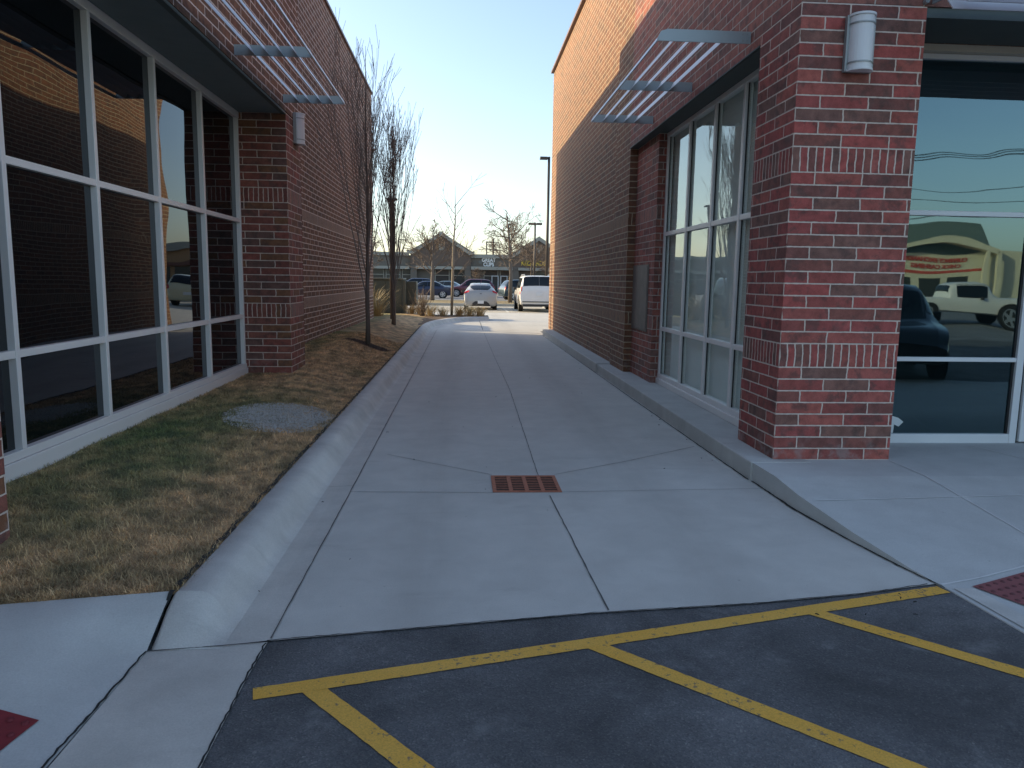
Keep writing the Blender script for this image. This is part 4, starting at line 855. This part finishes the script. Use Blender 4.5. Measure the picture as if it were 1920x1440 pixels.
text('GREAT', 3.55, 4.18, .74, M_ltr, st, .03, .24, .86); text('CLIPS', 3.55, 3.55, .74, M_ltr, st, .03, .24, .86)
text('KIZZARDS', 10.0, 3.75, .95, M_ltry, st, .03, -.36, .8)
MB().tube([(2.35, .24, 4.1), (2.35, .29, 4.1)], .26, 14).build('sign_logo', M_roofm, st)
# orange stuccoed wing seen only in the mirrored windows
wg = thing('shop_building', 'tan and orange stuccoed shop mirrored in the third pane of the left window wall', 'building', (26, 82, 0))
MB().box(-9, 12, 0, 14, 0, 4.2).build('wall', plain('tan stucco', (.42, .25, .13), .9), wg); MB().box(-9.4, 12.4, -.5, 14.2, 4.203, 4.9).build('cornice', M_band, wg); MB().box(-8.6, 11.6, -.8, -.003, 2.6, 3.0).build('awning', plain('brown awning', (.16, .07, .05), .8), wg)
for x in (-8, -5, -2, 1, 4, 7): MB().box(x, x+2.5, -.03, -.004, .3, 2.5).build('shop_window', M_glf, wg)
# sign building behind the camera, mirrored in the storefront
sb = thing('shop_building', 'low cream shop with an arched trim and red lettering mirrored in the storefront glass', 'building', (50, -66, 0), R(193))
M_crm = plain('cream stucco', (.62, .58, .44), .9); M_gr = plain('slate green roof', (.12, .17, .17), .7)
MB().box(-10, 12, 0, 12, 0, 5.3).build('wall', M_crm, sb)
ar = MB(); n = 20; pts = [(-7+13*i/n, 5.35+1.3*math.sin(math.pi*i/n)) for i in range(n+1)]
ar.prism([(x, z) for x, z in pts]+[(x, z-.55) for x, z in pts[::-1]], 'y', -1.2, -.05); ar.build('arch_trim', M_crm, sb, fix=True)
MB().prism([(-6.5, 5.31), (-5.2, 8.2), (3.5, 8.4), (5.6, 5.31)], 'y', .3, 11).build('roof', M_gr, sb, fix=True)
for x in (-7.2, -5.9): MB().box(x, x+.4, -1.2, -.8, 0, 5.25).build('column', M_crm, sb)
M_red = plain('red lettering', (.55, .08, .06), .5)
text('CURRENCY EXCHANGE', -1, 4.6, .55, M_red, sb, .02, -.06); text('CHECK CASHING', -1, 3.9, .62, M_red, sb, .02, -.06)
MB().box(-6, 4, -.04, -.003, 3.3, 3.6).build('stripe', M_red, sb)
for x in (-4.5, -1.5, 1.5, 5): MB().box(x, x+2.2, -.03, -.004, .3, 2.8).build('shop_window', M_glf, sb)
# power lines behind the camera
for i, x in enumerate((5, 38, 70)):
    q = thing('utility_pole', ('nearest', 'middle', 'farthest')[i]+' roadside utility pole mirrored in the storefront glass', 'utility pole', (x, -27, 0), 0, 'roadside utility poles')
    MB().tube([(0, 0, 0), (0, 0, 10.2)], [.17, .11], 8).build('pole', M_twig, q); MB().box(-.06, .06, -1.1, 1.1, 9.3, 9.45).build('crossarm', M_twig, q)
for i, (dy, z, s) in enumerate([(-1., 9.5, 1.0), (-.4, 9.5, 1.1), (.4, 9.5, 1.0), (1., 9.5, 1.2), (0, 8.2, 1.5), (0, 7.4, 1.3), (0, 6.8, 1.6)]):
    m = MB()
    for a, b in ((-30, 5), (5, 38), (38, 70), (70, 102)): m.tube([(a+(b-a)*k/10, -27+dy, z-s*4*(k/10)*(1-k/10)) for k in range(11)], .022, 4)
    tag(m.build('power_line', M_tyre), 'thin dark overhead wires mirrored in the storefront glass', 'power line', 'overhead wires')

# ---------------------------------------------------------------- one object per separate piece
def separate(o, newname):
    bm = bmesh.new(); bm.from_mesh(o.data); bm.verts.ensure_lookup_table(); seen = set(); groups = []
    for v in bm.verts:
        if v.index in seen: continue
        st_ = [v]; seen.add(v.index); g = []
        while st_:
            q = st_.pop(); g.append(q.index)
            for e in q.link_edges:
                z = e.other_vert(q)
                if z.index not in seen: seen.add(z.index); st_.append(z)
        groups.append(sorted(g))
    polys = [tuple(v.index for v in f.verts) for f in bm.faces]; co_ = [tuple(v.co) for v in bm.verts]; bm.free()
    if len(groups) < 2: o.name = newname; return
    for g in groups:
        mp = {i: k for k, i in enumerate(g)}; m = MB(); m.v = [co_[i] for i in g]; m.f = [tuple(mp[i] for i in f) for f in polys if f[0] in mp]
        q = m.build(newname, o.data.materials[0], o.parent, fix=True); q.matrix_world = o.matrix_world.copy() if False else q.matrix_world; q.location = o.location; q.rotation_euler = o.rotation_euler
        for md in o.modifiers:
            if md.type == 'BEVEL': n_ = q.modifiers.new('bevel', 'BEVEL'); n_.width = md.width; n_.segments = 2; n_.limit_method = 'ANGLE'; n_.angle_limit = md.angle_limit
    for c in list(o.children): c.parent = o.parent
    bpy.data.objects.remove(o)
for o in list(bpy.data.objects):
    if o.type == 'MESH' and o.parent:
        b_ = o.name.split('.')[0]
        if b_ in ('bolts', 'cap', 'band', 'canopy', 'cornice', 'crossarm', 'gasket', 'panel_edge', 'coping', 'upper_wall', 'long_wall'): separate(o, 'bolt' if b_ == 'bolts' else b_)
